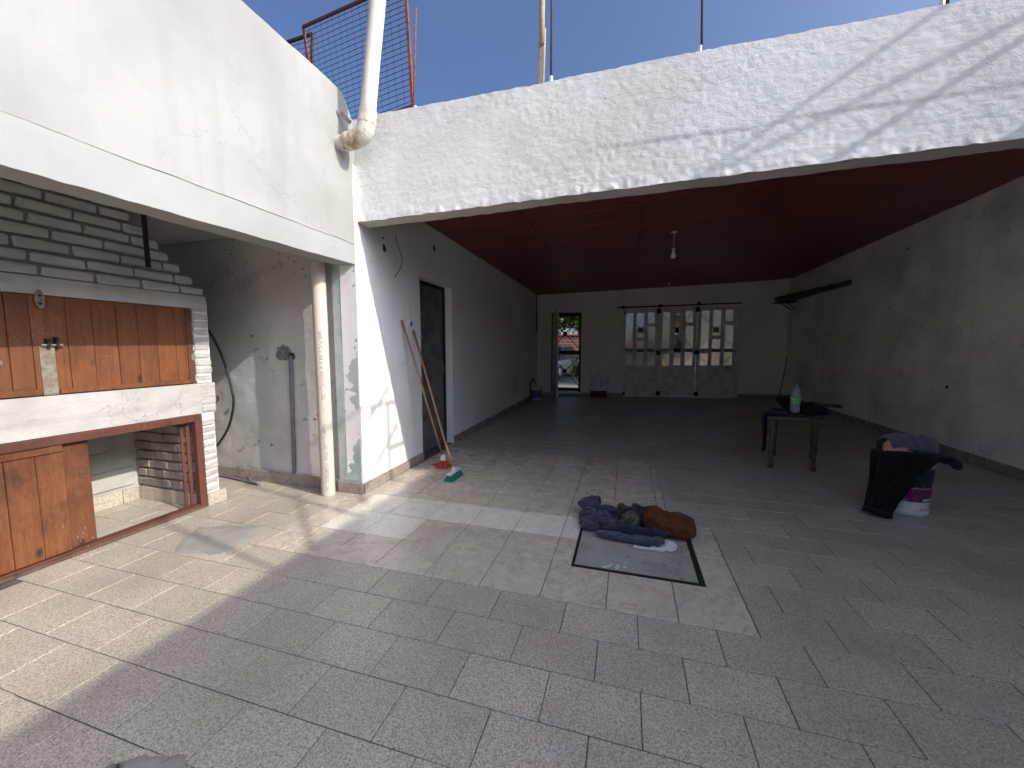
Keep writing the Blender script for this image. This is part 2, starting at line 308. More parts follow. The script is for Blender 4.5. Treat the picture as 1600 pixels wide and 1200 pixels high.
class MB:
    def __init__(self): self.v = []; self.f = []
    def add(self, v, f):
        b = len(self.v); self.v += [tuple(p) for p in v]; self.f += [tuple(i+b for i in q) for q in f]; return self
    def box(self, x0, x1, y0, y1, z0, z1, M=None):
        v = [(x, y, z) for z in (z0, z1) for y in (y0, y1) for x in (x0, x1)]
        if M is not None: v = [M @ Vector(p) for p in v]
        return self.add(v, [(0, 2, 3, 1), (4, 5, 7, 6), (0, 1, 5, 4), (2, 6, 7, 3), (0, 4, 6, 2), (1, 3, 7, 5)])
    def bar(self, a, b, w, h, up=(0, 0, 1), ext=0.0):
        a = Vector(a); b = Vector(b); d = (b-a).normalized(); a = a-d*ext; b = b+d*ext
        u = Vector(up); s = d.cross(u)
        if s.length < 1e-4: s = d.cross(Vector((1, 0, 0)))
        s.normalize(); u = s.cross(d).normalized(); v = []
        for p in (a, b):
            for i, j in ((-1, -1), (1, -1), (1, 1), (-1, 1)): v.append(p + s*i*w/2 + u*j*h/2)
        return self.add(v, [(3, 2, 1, 0), (4, 5, 6, 7), (0, 1, 5, 4), (1, 2, 6, 5), (2, 3, 7, 6), (3, 0, 4, 7)])
    def tube(self, pts, r, n=10, cap=True):
        pts = [Vector(p) for p in pts]; rs = r if isinstance(r, (list, tuple)) else [r]*len(pts); rings = []; v = []; f = []
        t0 = (pts[1]-pts[0]).normalized(); s = t0.cross(Vector((0, 0, 1)))
        if s.length < .05: s = t0.cross(Vector((1, 0, 0)))
        s.normalize()
        for i, p in enumerate(pts):
            t = (pts[min(i+1, len(pts)-1)]-pts[max(i-1, 0)]).normalized(); s = (s - t*s.dot(t)).normalized(); q = t.cross(s)
            for k in range(n):
                a = 2*math.pi*k/n; v.append(p + (s*math.cos(a)+q*math.sin(a))*rs[i])
        for i in range(len(pts)-1):
            for k in range(n):
                k2 = (k+1) % n; f.append((i*n+k, i*n+k2, (i+1)*n+k2, (i+1)*n+k))
        if cap: f += [tuple(range(n-1, -1, -1)), tuple((len(pts)-1)*n+k for k in range(n))]
        return self.add(v, f)
    def lathe(self, prof, c, n=20, M=None):
        v = []; f = []
        for (r, z) in prof:
            for k in range(n):
                a = 2*math.pi*k/n; p = Vector((r*math.cos(a), r*math.sin(a), z)); p = (M @ p) if M is not None else p
                v.append(Vector(c)+p)
        for i in range(len(prof)-1):
            for k in range(n):
                k2 = (k+1) % n; f.append((i*n+k, i*n+k2, (i+1)*n+k2, (i+1)*n+k))
        return self.add(v, f)
    def disc(self, c, r, n, ax, ay, jit=0.0):
        c = Vector(c); v = [c + Vector(ax)*r*math.cos(2*math.pi*k/n)*(1+rng.uniform(-jit, jit)) + Vector(ay)*r*math.sin(2*math.pi*k/n)*(1+rng.uniform(-jit, jit)) for k in range(n)]
        return self.add(v, [tuple(range(n))])
    def mesh(self, name='m', bevel=0.0, seg=1, jitter=0.0):
        me = bpy.data.meshes.new(name); me.from_pydata([tuple(p) for p in self.v], [], self.f)
        bm = bmesh.new(); bm.from_mesh(me)
        if bevel: bmesh.ops.bevel(bm, geom=bm.edges[:], offset=bevel, segments=seg, affect='EDGES', clamp_overlap=True)
        bmesh.ops.recalc_face_normals(bm, faces=bm.faces[:])
        if jitter:
            for q in bm.verts: q.co += Vector((rng.uniform(-1, 1), rng.uniform(-1, 1), rng.uniform(-1, 1)))*jitter
        bm.to_mesh(me); bm.free(); return me
    def build(self, name, mat, parent=None, bevel=0.0, smooth=False, seg=1, jitter=0.0):
        return link(name, self.mesh(name, bevel, seg, jitter), mat, parent, smooth=smooth)
def autosmooth(o, ang=40):
    me = o.data; me.polygons.foreach_set('use_smooth', [True]*len(me.polygons))
    try: me.set_sharp_from_angle(angle=R(ang))
    except Exception: pass
    return o
def np_mesh(name, V, F):
    me = bpy.data.meshes.new(name); me.from_pydata(np.asarray(V).tolist(), [], F); me.update(); return me
def curve_pts(ctrl, n=24):
    """Catmull-Rom through control points"""
    P = [Vector(p) for p in ctrl]; P = [P[0]*2-P[1]] + P + [P[-1]*2-P[-2]]; out = []; seg = len(P)-3
    for i in range(n+1):
        t = i/n*seg; k = min(int(t), seg-1); t -= k; a, b, c, d = P[k:k+4]
        out.append(.5*((2*b)+(c-a)*t+(2*a-5*b+4*c-d)*t*t+(3*b-a-3*c+d)*t*t*t))
    return out
def wall(name, p0, p1, z0, z1, thick, mat, holes=(), res=.05, disp=None, top=None, bot=None, zh=0.0, parent=None, smooth=True):
    """plastered wall, front face to the right-hand side of p0->p1, uneven by real displacement, holes (u0,u1,za,zb)"""
    p0 = np.array(p0, float); p1 = np.array(p1, float); L = np.linalg.norm(p1-p0); d = (p1-p0)/L; nn = np.array([d[1], -d[0]])
    us = set(np.linspace(0, L, max(2, int(L/res)+1)).round(5)); zs = set(np.linspace(z0, z1, max(2, int((z1-z0)/res)+1)).round(5))
    keepu = {0.0, round(L, 5)} | {round(x, 5) for h in holes for x in h[:2] if 0 < x < L}; keepz = {round(z0, 5), round(z1, 5)} | {round(x, 5) for h in holes for x in h[2:] if z0 < x < z1}
    tol = min(res*.35, .02)
    us = keepu | {q for q in us if all(abs(q-k) > tol for k in keepu)}; zs = keepz | {q for q in zs if all(abs(q-k) > tol for k in keepz)}
    us = np.array(sorted(us)); zs = np.array(sorted(zs)); nu, nz = len(us), len(zs); U, Z = np.meshgrid(us, zs, indexing='ij')
    Zo = Z.copy()
    if top is not None: tz = top(U); Zo = np.where(Z > zh, zh+(Z-zh)*(tz-zh)/(z1-zh), Zo) if bot is None else Zo
    if bot is not None:
        bz = bot(U); tz = top(U) if top is not None else z1; Zo = bz+(Z-z0)/(z1-z0)*(tz-bz)
    D = disp(U, Zo) if disp is not None else np.zeros_like(U)
    Fx = p0[0]+d[0]*U+nn[0]*D; Fy = p0[1]+d[1]*U+nn[1]*D
    Bx = p0[0]+d[0]*U-nn[0]*thick; By = p0[1]+d[1]*U-nn[1]*thick
    V = np.concatenate([np.stack([Fx, Fy, Zo], -1).reshape(-1, 3), np.stack([Bx, By, Zo], -1).reshape(-1, 3)]); N = nu*nz
    solid = np.ones((nu-1, nz-1), bool); uc = (us[:-1]+us[1:])/2; zc = (zs[:-1]+zs[1:])/2
    for h in holes: solid &= ~((uc[:, None] > h[0]) & (uc[:, None] < h[1]) & (zc[None] > h[2]) & (zc[None] < h[3]))
    F = []
    def idx(i, j): return i*nz+j
    for i in range(nu-1):
        for j in range(nz-1):
            if not solid[i, j]: continue
            a, b, c, e = idx(i, j), idx(i+1, j), idx(i+1, j+1), idx(i, j+1)
            F.append((a, b, c, e)); F.append((a+N, e+N, c+N, b+N))
            if i == 0 or not solid[i-1, j]: F.append((a, e, e+N, a+N))
            if i == nu-2 or not solid[i+1, j]: F.append((b, b+N, c+N, c))
            if j == 0 or not solid[i, j-1]: F.append((a, a+N, b+N, b))
            if j == nz-2 or not solid[i, j+1]: F.append((e, c, c+N, e+N))
    me = np_mesh(name, V, F); o = link(name, me, mat, parent)
    if smooth: autosmooth(o, 50)
    return o
def unit_piece(sx, sy, sz, bev, jit=0.0):
    return MB().box(-sx/2, sx/2, -sy/2, sy/2, -sz/2, sz/2).mesh('piece', bev, 1, jit)
def put(name, me, parent, loc, rot=(0, 0, 0), mat=None, kind=None):
    o = bpy.data.objects.new(name, me); COL.objects.link(o); o.parent = parent
    o.location = Vector(loc) - (wloc(parent) if parent else Vector((0, 0, 0))); o.rotation_euler = rot
    if mat and not me.materials: me.materials.append(MT(mat))
    return o
def fuse(parts, voxel=.01, smooth=6, disp=0.0, dscale=20, seed=0):
    """several closed shapes into one continuous skin (voxel remesh); parts are MBs"""
    mb = MB()
    for p in parts: mb.add(p.v, p.f)
    me = mb.mesh('tmp'); o = bpy.data.objects.new('tmp', me); COL.objects.link(o)
    m = o.modifiers.new('r', 'REMESH'); m.mode = 'VOXEL'; m.voxel_size = voxel
    if smooth: q = o.modifiers.new('s', 'SMOOTH'); q.factor = .5; q.iterations = smooth
    dg = bpy.context.evaluated_depsgraph_get(); ev = o.evaluated_get(dg); out = bpy.data.meshes.new_from_object(ev)
    bpy.data.objects.remove(o)
    if disp:
        n = len(out.vertices); a = np.empty(n*3); out.vertices.foreach_get('co', a); a = a.reshape(-1, 3)
        nv = np.empty(n*3); out.vertex_normals.foreach_get('vector', nv); nv = nv.reshape(-1, 3)
        a += nv*(fbm(a[:, 0]*dscale, a[:, 1]*dscale, a[:, 2]*dscale, 3, seed)*disp)[:, None]; out.vertices.foreach_set('co', a.ravel())
    out.materials.clear(); out.update(); return out
def ell(c, r, rot=(0, 0, 0), n=16):
    from mathutils import Euler
    M = Euler(rot).to_matrix(); v = []; f = []; mb = MB(); m = n//2
    for i in range(1, m):
        t = math.pi*i/m
        for k in range(n):
            a = 2*math.pi*k/n; v.append(Vector(c)+M @ Vector((r[0]*math.sin(t)*math.cos(a), r[1]*math.sin(t)*math.sin(a), r[2]*math.cos(t))))
    for i in range(m-2):
        for k in range(n):
            k2 = (k+1) % n; f.append((i*n+k, (i+1)*n+k, (i+1)*n+k2, i*n+k2))
    v.append(Vector(c)+M @ Vector((0, 0, r[2]))); v.append(Vector(c)-M @ Vector((0, 0, r[2]))); a = len(v)-2
    for k in range(n): f.append((a, k, (k+1) % n)); f.append((a+1, (m-2)*n+(k+1) % n, (m-2)*n+k))
    return mb.add(v, f)
def pbd(P, su, sv, collide, steps=140, iters=8, pin=None, g=-9.8, damp=.985, fric=.6, bend=.25, slack=None):
    """position-based cloth on a grid P[nu,nv,3] with rest size su x sv"""
    nu, nv = P.shape[:2]; du, dv = su/(nu-1), sv/(nv-1); V = np.zeros_like(P); dt = 1/60.; P = P.copy(); P0 = P.copy()
    dd = math.hypot(du, dv)
    def con(A, B, L, k):
        d = B-A; l = np.linalg.norm(d, axis=-1, keepdims=True)+1e-9; c = d*(1-L/l)*.5*k; return c
    def pas(di, dj, L, k):
        # two interleaved passes
        for ph in (0, 1):
            if di and not dj:
                A = P[ph:nu-di:2*di] if False else P[:nu-di]; B = P[di:]
            elif dj and not di: A = P[:, :nv-dj]; B = P[:, dj:]
            elif di > 0 and dj > 0: A = P[:nu-di, :nv-dj]; B = P[di:, dj:]
            else: A = P[:nu-di, -dj:]; B = P[di:, :nv+dj]
            c = con(A, B, rest.get((di, dj), L), k)*.5
            A += c; B -= c
    rest = {}
    if slack:
        for (di, dj) in ((1, 0), (0, 1), (1, 1), (1, -1), (2, 0), (0, 2)):
            A = P[:nu-di, max(0, -dj):nv-max(0, dj)]; B = P[di:, max(0, dj):nv+min(0, dj)]; rest[(di, dj)] = np.linalg.norm(B-A, axis=-1, keepdims=True)*slack
    for s in range(steps):
        V[..., 2] += g*dt; V *= damp; Q = P.copy(); P += V*dt
        for it in range(iters):
            pas(1, 0, du, 1); pas(0, 1, dv, 1); pas(1, 1, dd, .6); pas(1, -1, dd, .6)
            if bend: pas(2, 0, 2*du, bend); pas(0, 2, 2*dv, bend)
            if pin is not None: P[pin] = P0[pin]
        hit = collide(P)
        V = (P-Q)/dt
        if hit is not None: V[hit] *= (1-fric)
    return P
def grid_mesh(name, P, thick=.004):
    nu, nv = P.shape[:2]; n = np.zeros_like(P)
    du = np.gradient(P, axis=0); dv = np.gradient(P, axis=1); n = np.cross(du, dv); n /= (np.linalg.norm(n, axis=-1, keepdims=True)+1e-9)
    A = P+n*thick/2; B = P-n*thick/2; V = np.concatenate([A.reshape(-1, 3), B.reshape(-1, 3)]); N = nu*nv; F = []
    for i in range(nu-1):
        for j in range(nv-1):
            a, b, c, d = i*nv+j, (i+1)*nv+j, (i+1)*nv+j+1, i*nv+j+1; F += [(a, b, c, d), (a+N, d+N, c+N, b+N)]
    ring = [i*nv for i in range(nu)] + [(nu-1)*nv+j for j in range(1, nv)] + [i*nv+nv-1 for i in range(nu-2, -1, -1)] + [j for j in range(nv-2, 0, -1)]
    for k in range(len(ring)):
        a, b = ring[k], ring[(k+1) % len(ring)]; F.append((a, a+N, b+N, b))
    return np_mesh(name, V, F)
def subdiv_smooth(o, lv=1):
    m = o.modifiers.new('sub', 'SUBSURF'); m.levels = lv; m.render_levels = lv; return o
def text_mesh(s, size, fn, name='lettering', mat='ink', parent=None):
    """flat lettering mapped by fn(x, y) -> world point"""
    cu = bpy.data.curves.new('txt', 'FONT'); cu.body = s; cu.size = size; cu.resolution_u = 2; o = bpy.data.objects.new('txt', cu); COL.objects.link(o)
    dg = bpy.context.evaluated_depsgraph_get(); me = bpy.data.meshes.new_from_object(o.evaluated_get(dg)); bpy.data.objects.remove(o)
    for v in me.vertices: v.co = Vector(fn(v.co.x, v.co.y))
    me.materials.clear(); return link(name, me, mat, parent)

# ================================================================== layout (metres)
XW, XR, YF = -2.2, 3.80, 2.89
BL, BR_ = np.array([-2.31, 10.30]), np.array([3.86, 11.52])       # back wall line
BD = (BR_-BL)/np.linalg.norm(BR_-BL)
def bk(x, y):                       # photo pixel on the back wall -> (u, z)
    r = _ray(x, y); k = BD[1]/BD[0]; t = (BL[1]-k*BL[0])/(r.y-k*r.x); p = CP+r*t
    return (p.x-BL[0])/BD[0], p.z
def bw(u, off=0.0):                 # point on back wall at u, off metres into the room
    return BL[0]+BD[0]*u+BD[1]*off, BL[1]+BD[1]*u-BD[0]*off
def ceil_z(x): return 2.70+(x+2.2)*.051

# ================================================================== floor and ground
ground = MB().add([(-400, -400, -.06), (400, -400, -.06), (400, 600, -.06), (-400, 600, -.06)], [(0, 1, 2, 3)]).build('ground', 'earth'); tag(ground, kind='structure')
floor = MB().box(-4.6, 3.95, -2.0, 11.9, -.055, -.004).build('floor', 'grout'); tag(floor, kind='structure')
bounce_yard = MB().box(-4.6, 14, -14.0, -2.001, -.055, -.002).build('bounce_yard', 'bounce_concrete'); tag(bounce_yard, kind='structure')  # unseen ground behind the camera, added to bounce sunlight into the garage
G = .0040
def tile_me(sx, sy, mat, bev=.0022):
    me = unit_piece(sx-G, sy-G, .03, bev); me.materials.append(MT(mat)); return me
RP, CPX = .2215, .3415                                   # row pitch, column pitch of the grey tiles
HATCH = (-.285, .44, 2.215, 2.885)
def marble_right(y): return .605 if y < 2.95 else .33
cement_poly = [(-2.94, 1.97), (-2.44, 2.15), (-2.35, 1.80), (-2.40, 1.70), (-2.72, 1.64), (-2.86, 1.80)]
def in_marble(x, y): return 1.875 < y < 4.60 and -2.30 < x < marble_right(y) and not (y > 2.86 and x < -2.2)
def in_grill(x, y): return x < -3.28 and .2 < y < 2.36
# marble tiles on a square grid
mar = []; mk = {k: {} for k in ('marble_tile', 'white_tile')}
def mtile(x0, x1, y0, y1, white):
    k = 'white_tile' if white else 'marble_tile'; key = (round(x1-x0, 3), round(y1-y0, 3))
    if key not in mk[k]: mk[k][key] = tile_me(key[0], key[1], k)
    put('white_tile' if white else 'marble_tile', mk[k][key], floor, ((x0+x1)/2, (y0+y1)/2, -.015+rng.uniform(-.0006, .0006)), (rng.uniform(-.0012, .0012), rng.uniform(-.0012, .0012), 0))
yl = [1.875+.336*i for i in range(9)]; xl = [-2.085+.336*i for i in range(9)]
def clip_hatch(x0, x1, y0, y1):
    hx0, hx1, hy0, hy1 = HATCH; out = []
    if x1 <= hx0+.005 or x0 >= hx1-.005 or y1 <= hy0+.02 or y0 >= hy1-.02: return [(x0, x1, y0, y1)]
    if x0 < hx0-.02: out.append((x0, hx0, y0, y1))
    if x1 > hx1+.02: out.append((hx1, x1, y0, y1))
    return out
for j in range(8):
    y0, y1 = yl[j], yl[j+1]; xr = marble_right((y0+y1)/2)
    cols = []
    if j < 3: cols.append((-2.28, -2.085))
    for i in range(8): cols.append((xl[i], xl[i+1]))
    for (x0, x1) in cols:
        if x0 > xr-.03: continue
        x1 = min(x1, xr)
        if j >= 3 and x0 < -2.08: x0 = -2.19
        white = (j == 2 and x1 < -.03 and x0 > -2.2) or (j == 1 and -2.1 < x0 < -1.5)
        for q in clip_hatch(x0, x1, y0, y1): mtile(*q, white)
mtile(.332, .605, 2.8835, 2.9815, False)
# grey tiles, running bond; the nearest are objects, the far ones one mesh
cand = []
j0 = -14
for j in range(j0, 46):
    y0 = 1.875-RP+j*RP; y1 = y0+RP; yc = (y0+y1)/2; off = .08 if j % 2 == 0 else -.10+.01
    for i in range(-14, 12):
        x0 = off+i*CPX; x1 = x0+CPX; a, b = x0, x1
        lo, hi = -4.45, 3.80
        if yc > 2.9: lo = -2.19
        if yc > 4.60: lo = -2.25
        if b < lo+.03 or a > hi-.03: continue
        a = max(a, lo); b = min(b, hi); segs = [(a, b)]
        if 1.875 < yc < 4.60:
            mr_ = marble_right(yc); ml = -2.28 if yc < 2.88 else -9; segs2 = []
            for (p, q) in segs:
                if q <= mr_+.001 and p >= ml-.001: continue
                if p < ml: segs2.append((p, min(q, ml)))
                if q > mr_: segs2.append((max(p, mr_), q))
            segs = segs2
        for (p, q) in segs:
            if q-p < .02: continue
            if in_grill((p+q)/2, yc) and not ((p+q)/2 > -4.02 and 1.2 < yc): continue
            if yc > 11.3+((p+q)/2)*.2: continue
            if yc > 10.72+((p+q)/2)*.1977+.12: continue
            cand.append((p, q, y0, y1))
cx, cy = 0, 0
fw = Vector((-math.sin(YAW), math.cos(YAW)))
def vis(c):
    x, y = (c[0]+c[1])/2, (c[2]+c[3])/2; dpt = x*fw.x+y*fw.y
    if dpt < .35: return 99+math.hypot(x, y)
    lat = x*fw.y-y*fw.x
    if abs(lat/dpt) > 1.55: return 50+math.hypot(x, y)
    if CAM_H/dpt > 1.25: return 50+math.hypot(x, y)
    return math.hypot(x, y)
cand.sort(key=vis)
near, far = cand[:300], cand[300:]
tm = {}
for (a, b, y0, y1) in near:
    key = round(b-a, 3)
    if key not in tm: tm[key] = tile_me(key, RP, 'grey_tile')
    put('floor_tile', tm[key], floor, ((a+b)/2, (y0+y1)/2, -.0155+rng.uniform(-.0007, .0007)), (rng.uniform(-.0015, .0015), rng.uniform(-.0015, .0015), 0))
mbf = MB()
for (a, b, y0, y1) in far: mbf.box(a+G/2, b-G/2, y0+G/2, y1-G/2, -.02, -.0008+rng.uniform(-.0006, .0004))
ff = mbf.build('floor_tiles_far', 'grey_tile', floor); ff['kind'] = 'stuff'
# cement repair patches
def patch(name, poly, label, z=.002):
    n = len(poly); c = np.mean(np.array(poly), 0); V = []; F = []; rings = 7; per = []
    for i in range(n):
        p, q = np.array(poly[i]), np.array(poly[(i+1) % n])
        for t in np.linspace(0, 1, 9)[:-1]: per.append(p*(1-t)+q*t)
    per = np.array(per); per += nrg.normal(0, .006, per.shape); m = len(per)
    for r in range(rings):
        s = 1-(r/(rings-1))
        for p in per:
            x, y = c+(p-c)*s; V.append((x, y, z+.003*math.sin(min(1, (1-s)*3)*1.5)+.003*float(fbm(x*9, y*9, 0, 2, 4))-(.006 if r == 0 else 0)))
    for r in range(rings-1):
        for k in range(m):
            k2 = (k+1) % m; F.append((r*m+k, r*m+k2, (r+1)*m+k2, (r+1)*m+k))
    o = link(name, np_mesh(name, V, F), 'cement', floor, smooth=True); o['label'] = label; return o
patch('cement_patch', cement_poly, 'greenish grey cement patch')
patch('cement_patch', [(-1.56, .66), (-1.43, .76), (-1.30, .79), (-1.20, .72), (-1.15, .6), (-1.4, .5)], 'rough cement patch at the broken tile')

# ================================================================== left wall over the alcove (parapet, lintel, pilaster)
lw = thing('courtyard_wall', 'bright white plastered courtyard wall with lintel above the barbecue alcove', 'wall', (XW, .5, 0))
def d_left(U, Z):
    Y = U-9.5
    d = .004*fbm(Y*1.3, Z*1.3, 0, 4, 11)+.0012*fbm(Y*30, Z*30, 0, 2, 21)
    d += .003*np.clip(fbm(Y*5, Z*1.1, 3, 3, 5), 0, 1)
    d += .006*np.clip(fbm(Y*2.2, Z*6+Y*4, 1, 3, 8)-.25, 0, .3)*2*(Z > 2.75)
    return d
wall('parapet', (XW, -9.5), (XW, 2.8455), 2.135, 3.29, .2, 'plaster_left', res=.03, disp=d_left, parent=lw,
     bot=lambda U: 2.118+.004*(U-6)+.006*fbm(U*6, 0, 0, 3, 2), top=lambda U: 3.292-.004*np.clip(U-12.1, 0, 1)*20-.012*np.abs(fbm(U*3, 3, 0, 3, 9))-np.clip(U-12.26, 0, .1)*1.3)
wall('lintel', (XW-.0025, -9.5), (XW-.0025, 2.8455), 1.92, 2.12, .17, 'plaster_lintel', res=.022, parent=lw,
     disp=lambda U, Z: .003*fbm(U*4, Z*4, 0, 3, 31)+.0008*fbm(U*40, Z*40, 0, 2, 3), bot=lambda U: 1.872+.0165*(U-6)+.003*fbm(U*14, 1, 0, 2, 5), top=lambda U: 2.15+.004*(U-6))
def d_pil(U, Z): return .004*fbm(U*3, Z*3, 0, 4, 41)+.0015*fbm(U*25, Z*25, 0, 2, 42)
wall('pilaster', (-2.445, 2.845), (XW-.012, 2.845), 0, 1.985, .12, 'plaster_green', res=.02, disp=d_pil, parent=lw)
MB().box(-2.4, -2.203, 2.80, 3.05, 2.72, 3.14).build('corner_fill', 'plaster_left', lw)
# garage side wall, with a door
sw = thing('garage_side_wall', 'white side wall of the covered garage with a recessed metal door', 'wall', (XW, 6, 0))
DJ0, DJ1, DZ = 3.93, 4.78, 2.07
p0s, p1s = (XW, 2.846), (-2.31, 10.34)
wall('side_wall', p0s, p1s, 0, 2.78, .16, 'plaster_inner', holes=((DJ0-2.846, DJ1-2.846, -.1, DZ),), res=.045, parent=sw,
     disp=lambda U, Z: .004*fbm(U*2, Z*2, 0, 4, 51)+.001*fbm(U*30, Z*30, 0, 2, 52))
# metal door in the recess
md = thing('metal_door', 'dark grey metal door with a narrow slot window, set back in the side wall', 'door', (-2.37, 4.35, 0))
wall('door_leaf', (-2.345, DJ0-.02), (-2.345, DJ1+.03), .015, DZ+.02, .03, 'door_dark', holes=((.16, .27, 1.25, 1.75),), res=.2, parent=md, smooth=False)
MB().box(-2.372, -2.366, DJ0+.14, DJ0+.27, 1.22, 1.78).build('window_pane', 'dark_glass', md)
MB().box(-2.342, -2.325, DJ1-.045, DJ1-.003, .015, DZ-.002).box(-2.342, -2.325, DJ0+.003, DJ0+.03, .015, DZ-.002).box(-2.342, -2.325, DJ0+.0305, DJ1-.0455, DZ-.04, DZ-.002).build('door_frame', 'black_iron', md)
MB().tube([(-2.34, DJ1-.075, 1.02), (-2.29, DJ1-.075, 1.02), (-2.29, DJ1-.17, 1.02)], .009, 8).box(-2.345, -2.336, DJ1-.1, DJ1-.055, .93, 1.1).build('handle', 'grey_metal', md)
for z in (1.25, 1.37, 1.5, 1.62, 1.75): MB().tube([(-2.333, DJ0+.13, z), (-2.333, DJ0+.28, z)], .005, 6).build('window_bar', 'black_iron', md)
# skirting tiles
sk_me = {}
def skirting(parent, a, b, h=.095, t=.012, L=.335, mat='skirting', z=0.0):
    a = Vector((a[0], a[1], 0)); b = Vector((b[0], b[1], 0)); d = (b-a); n = d.length; d.normalize(); s = Vector((d.y, -d.x, 0)); k = 0.0
    ang = math.atan2(d.y, d.x)
    while k < n-.02:
        l = min(L, n-k); key = (round(l, 3), h, t, mat)
        if key not in sk_me: me = unit_piece(l-.003, t, h, .002); me.materials.append(MT(mat)); sk_me[key] = me
        c = a+d*(k+l/2)+s*(t/2+.006); put('skirting_tile', sk_me[key], parent, (c.x, c.y, z+h/2), (0, 0, ang+rng.uniform(-.004, .004))); k += l
skirting(lw, (-2.445, 2.838), (XW+.012, 2.838), h=.10)
def swx(y): return XW+(-2.31-XW)*(y-2.842)/(10.34-2.842)
skirting(sw, (swx(2.842), 2.842), (swx(DJ0), DJ0)); skirting(sw, (swx(DJ1), DJ1), (swx(10.28), 10.28))
# plaster chips; raised dishes coloured dark for the shade inside a hole
def hole(parent, c, r, nrm, mat='hole_shade', name='plaster_hole', n=11, stretch=1.0):
    nrm = Vector(nrm).normalized(); ax = nrm.cross(Vector((0, 0, 1))).normalized(); c = Vector(c)+nrm*.008
    mb = MB(); v = [c-nrm*.0045]; f = []; k = n
    for rr, off in ((.6, -.003), (1.0, 0), (1.12, -.006)):
        for i in range(k):
            a = 2*math.pi*i/k; j = 1+rng.uniform(-.25, .25); v.append(c+nrm*off+ax*r*rr*j*math.cos(a)+Vector((0, 0, 1))*r*rr*j*stretch*math.sin(a))
    for i in range(k): f.append((0, 1+i, 1+(i+1) % k))
    for q in range(2):
        for i in range(k): f.append((1+q*k+i, 1+(q+1)*k+i, 1+(q+1)*k+(i+1) % k, 1+q*k+(i+1) % k))
    return mb.add(v, f).build(name, mat, parent)
NX = (1, 0, 0); NY = (0, -1, 0)
for (x, y, r, s) in ((600, 388, .022, 1.4), (678, 388, .018, 2.0), (598, 372, .012, .7)): hole(sw, px(0, swx(3.3)+.002, x, y), r, NX, stretch=s)
for (x, y, r) in ((372, 330, .008), (237, 307, .009), (264, 292, .007), (308, 305, .007), (402, 181, .013), (465, 372, .006), (492, 348, .006), (527, 394, .006), (552, 388, .007), (425, 347, .006), (100, 232, .008)):
    c = px(0, XW-.006, x, y); c.x -= .006 if c.z < 2.13 else .001; hole(lw, c, r, NX, 'mortar')
# wires hanging on the side wall
wr = thing('wall_cable', 'thin white cable running down the side wall to a broken junction box', 'cable', (swx(3.65), 3.65, 1.5))
pt = [px(0, swx(3.65)+.012, x, y) for (x, y) in ((641, 345), (640, 400), (641, 450), (641, 498))]
MB().tube(curve_pts(pt, 14), .0045, 6).build('cable', 'white_paint', wr, smooth=True)
bx_c = px(0, swx(3.65)+.012, 641, 506)
MB().lathe([(.0, .012), (.032, .012), (.034, .006), (.034, -.012)], bx_c, 14, Matrix.Rotation(R(90), 4, 'Y')).build('box_rim', 'lamp_white', wr)
MB().lathe([(.0, .0145), (.021, .0145), (.021, .013)], bx_c, 9, Matrix.Rotation(R(90), 4, 'Y')).build('box_inside', 'wood_old', wr)
dw = thing('loose_wire', 'dark loose wire curling out of a hole in the side wall', 'wire', (swx(3.4), 3.4, 2))
MB().tube(curve_pts([px(0, swx(3.4)+.011, x, y) for (x, y) in ((617, 365), (622, 385), (628, 402), (626, 418), (617, 433))], 14), .004, 6).build('wire', 'hose_grey', dw, smooth=True)

# ================================================================== front beam and parapet of the garage
fb = thing('roof_beam', 'rough white stuccoed beam and parapet across the garage mouth', 'beam', (0.8, YF, 2.3))
XB1 = 3.9
def ledge(U): X = U-2.22; return 2.622+.0135*(X+2.2)+.016*fbm(X*4, 0, 0, 5, 61)+.006*fbm(X*32, 0, 0, 2, 65)+.012*np.clip(fbm(X*1.6, 5, 0, 2, 66), -1, 1)
def d_beam(U, Z):
    X = U-2.22; up = 1/(1+np.exp(-(Z-ledge(U))/.003))
    low = 1-up; rough = .0018*fbm(X*38, Z*38, 0, 1, 71)+.0010*fbm(X*14, Z*14, 0, 2, 72)
    fine = .0012*fbm(X*40, Z*40, 0, 2, 73)+.0020*fbm(X*3, Z*3, 0, 3, 74)
    kk = np.clip(.35+1.1*vnoise(X*.55+3, Z*1.2, 0, 77), .1, 1)
    st = .0042*np.clip(.35+1.0*vnoise(X*1.3, 4, 0, 78), .05, 1.1)
    strip = .003*(1/(1+np.exp(-(2.455+.0135*(X+2.2)+.012*fbm(X*5, 1, 0, 3, 81)-Z)/.004)))*np.clip(.4+vnoise(X*.9, 9, 0, 79), 0, 1)
    crust = np.clip(1-(Z-2.332-.0165*U)/.07, 0, 1)*.012*np.clip(fbm(X*22, Z*18, 0, 2, 83)+.15, 0, 1)
    return crust+up*(st+fine+.55*rough*kk)+low*(rough*(.5+.7*kk)+strip)
wall('beam_face', (-2.2, YF), (XB1, YF), 2.33, 3.155, .13, 'plaster_beam', res=.0125, disp=d_beam, parent=fb,
     bot=lambda U: 2.332+.0165*U+.006*fbm(U*12, 0, 0, 3, 91), top=lambda U: 3.15+.007*fbm(U*4, 0, 0, 4, 92)+.004*fbm(U*25, 1, 0, 2, 93))
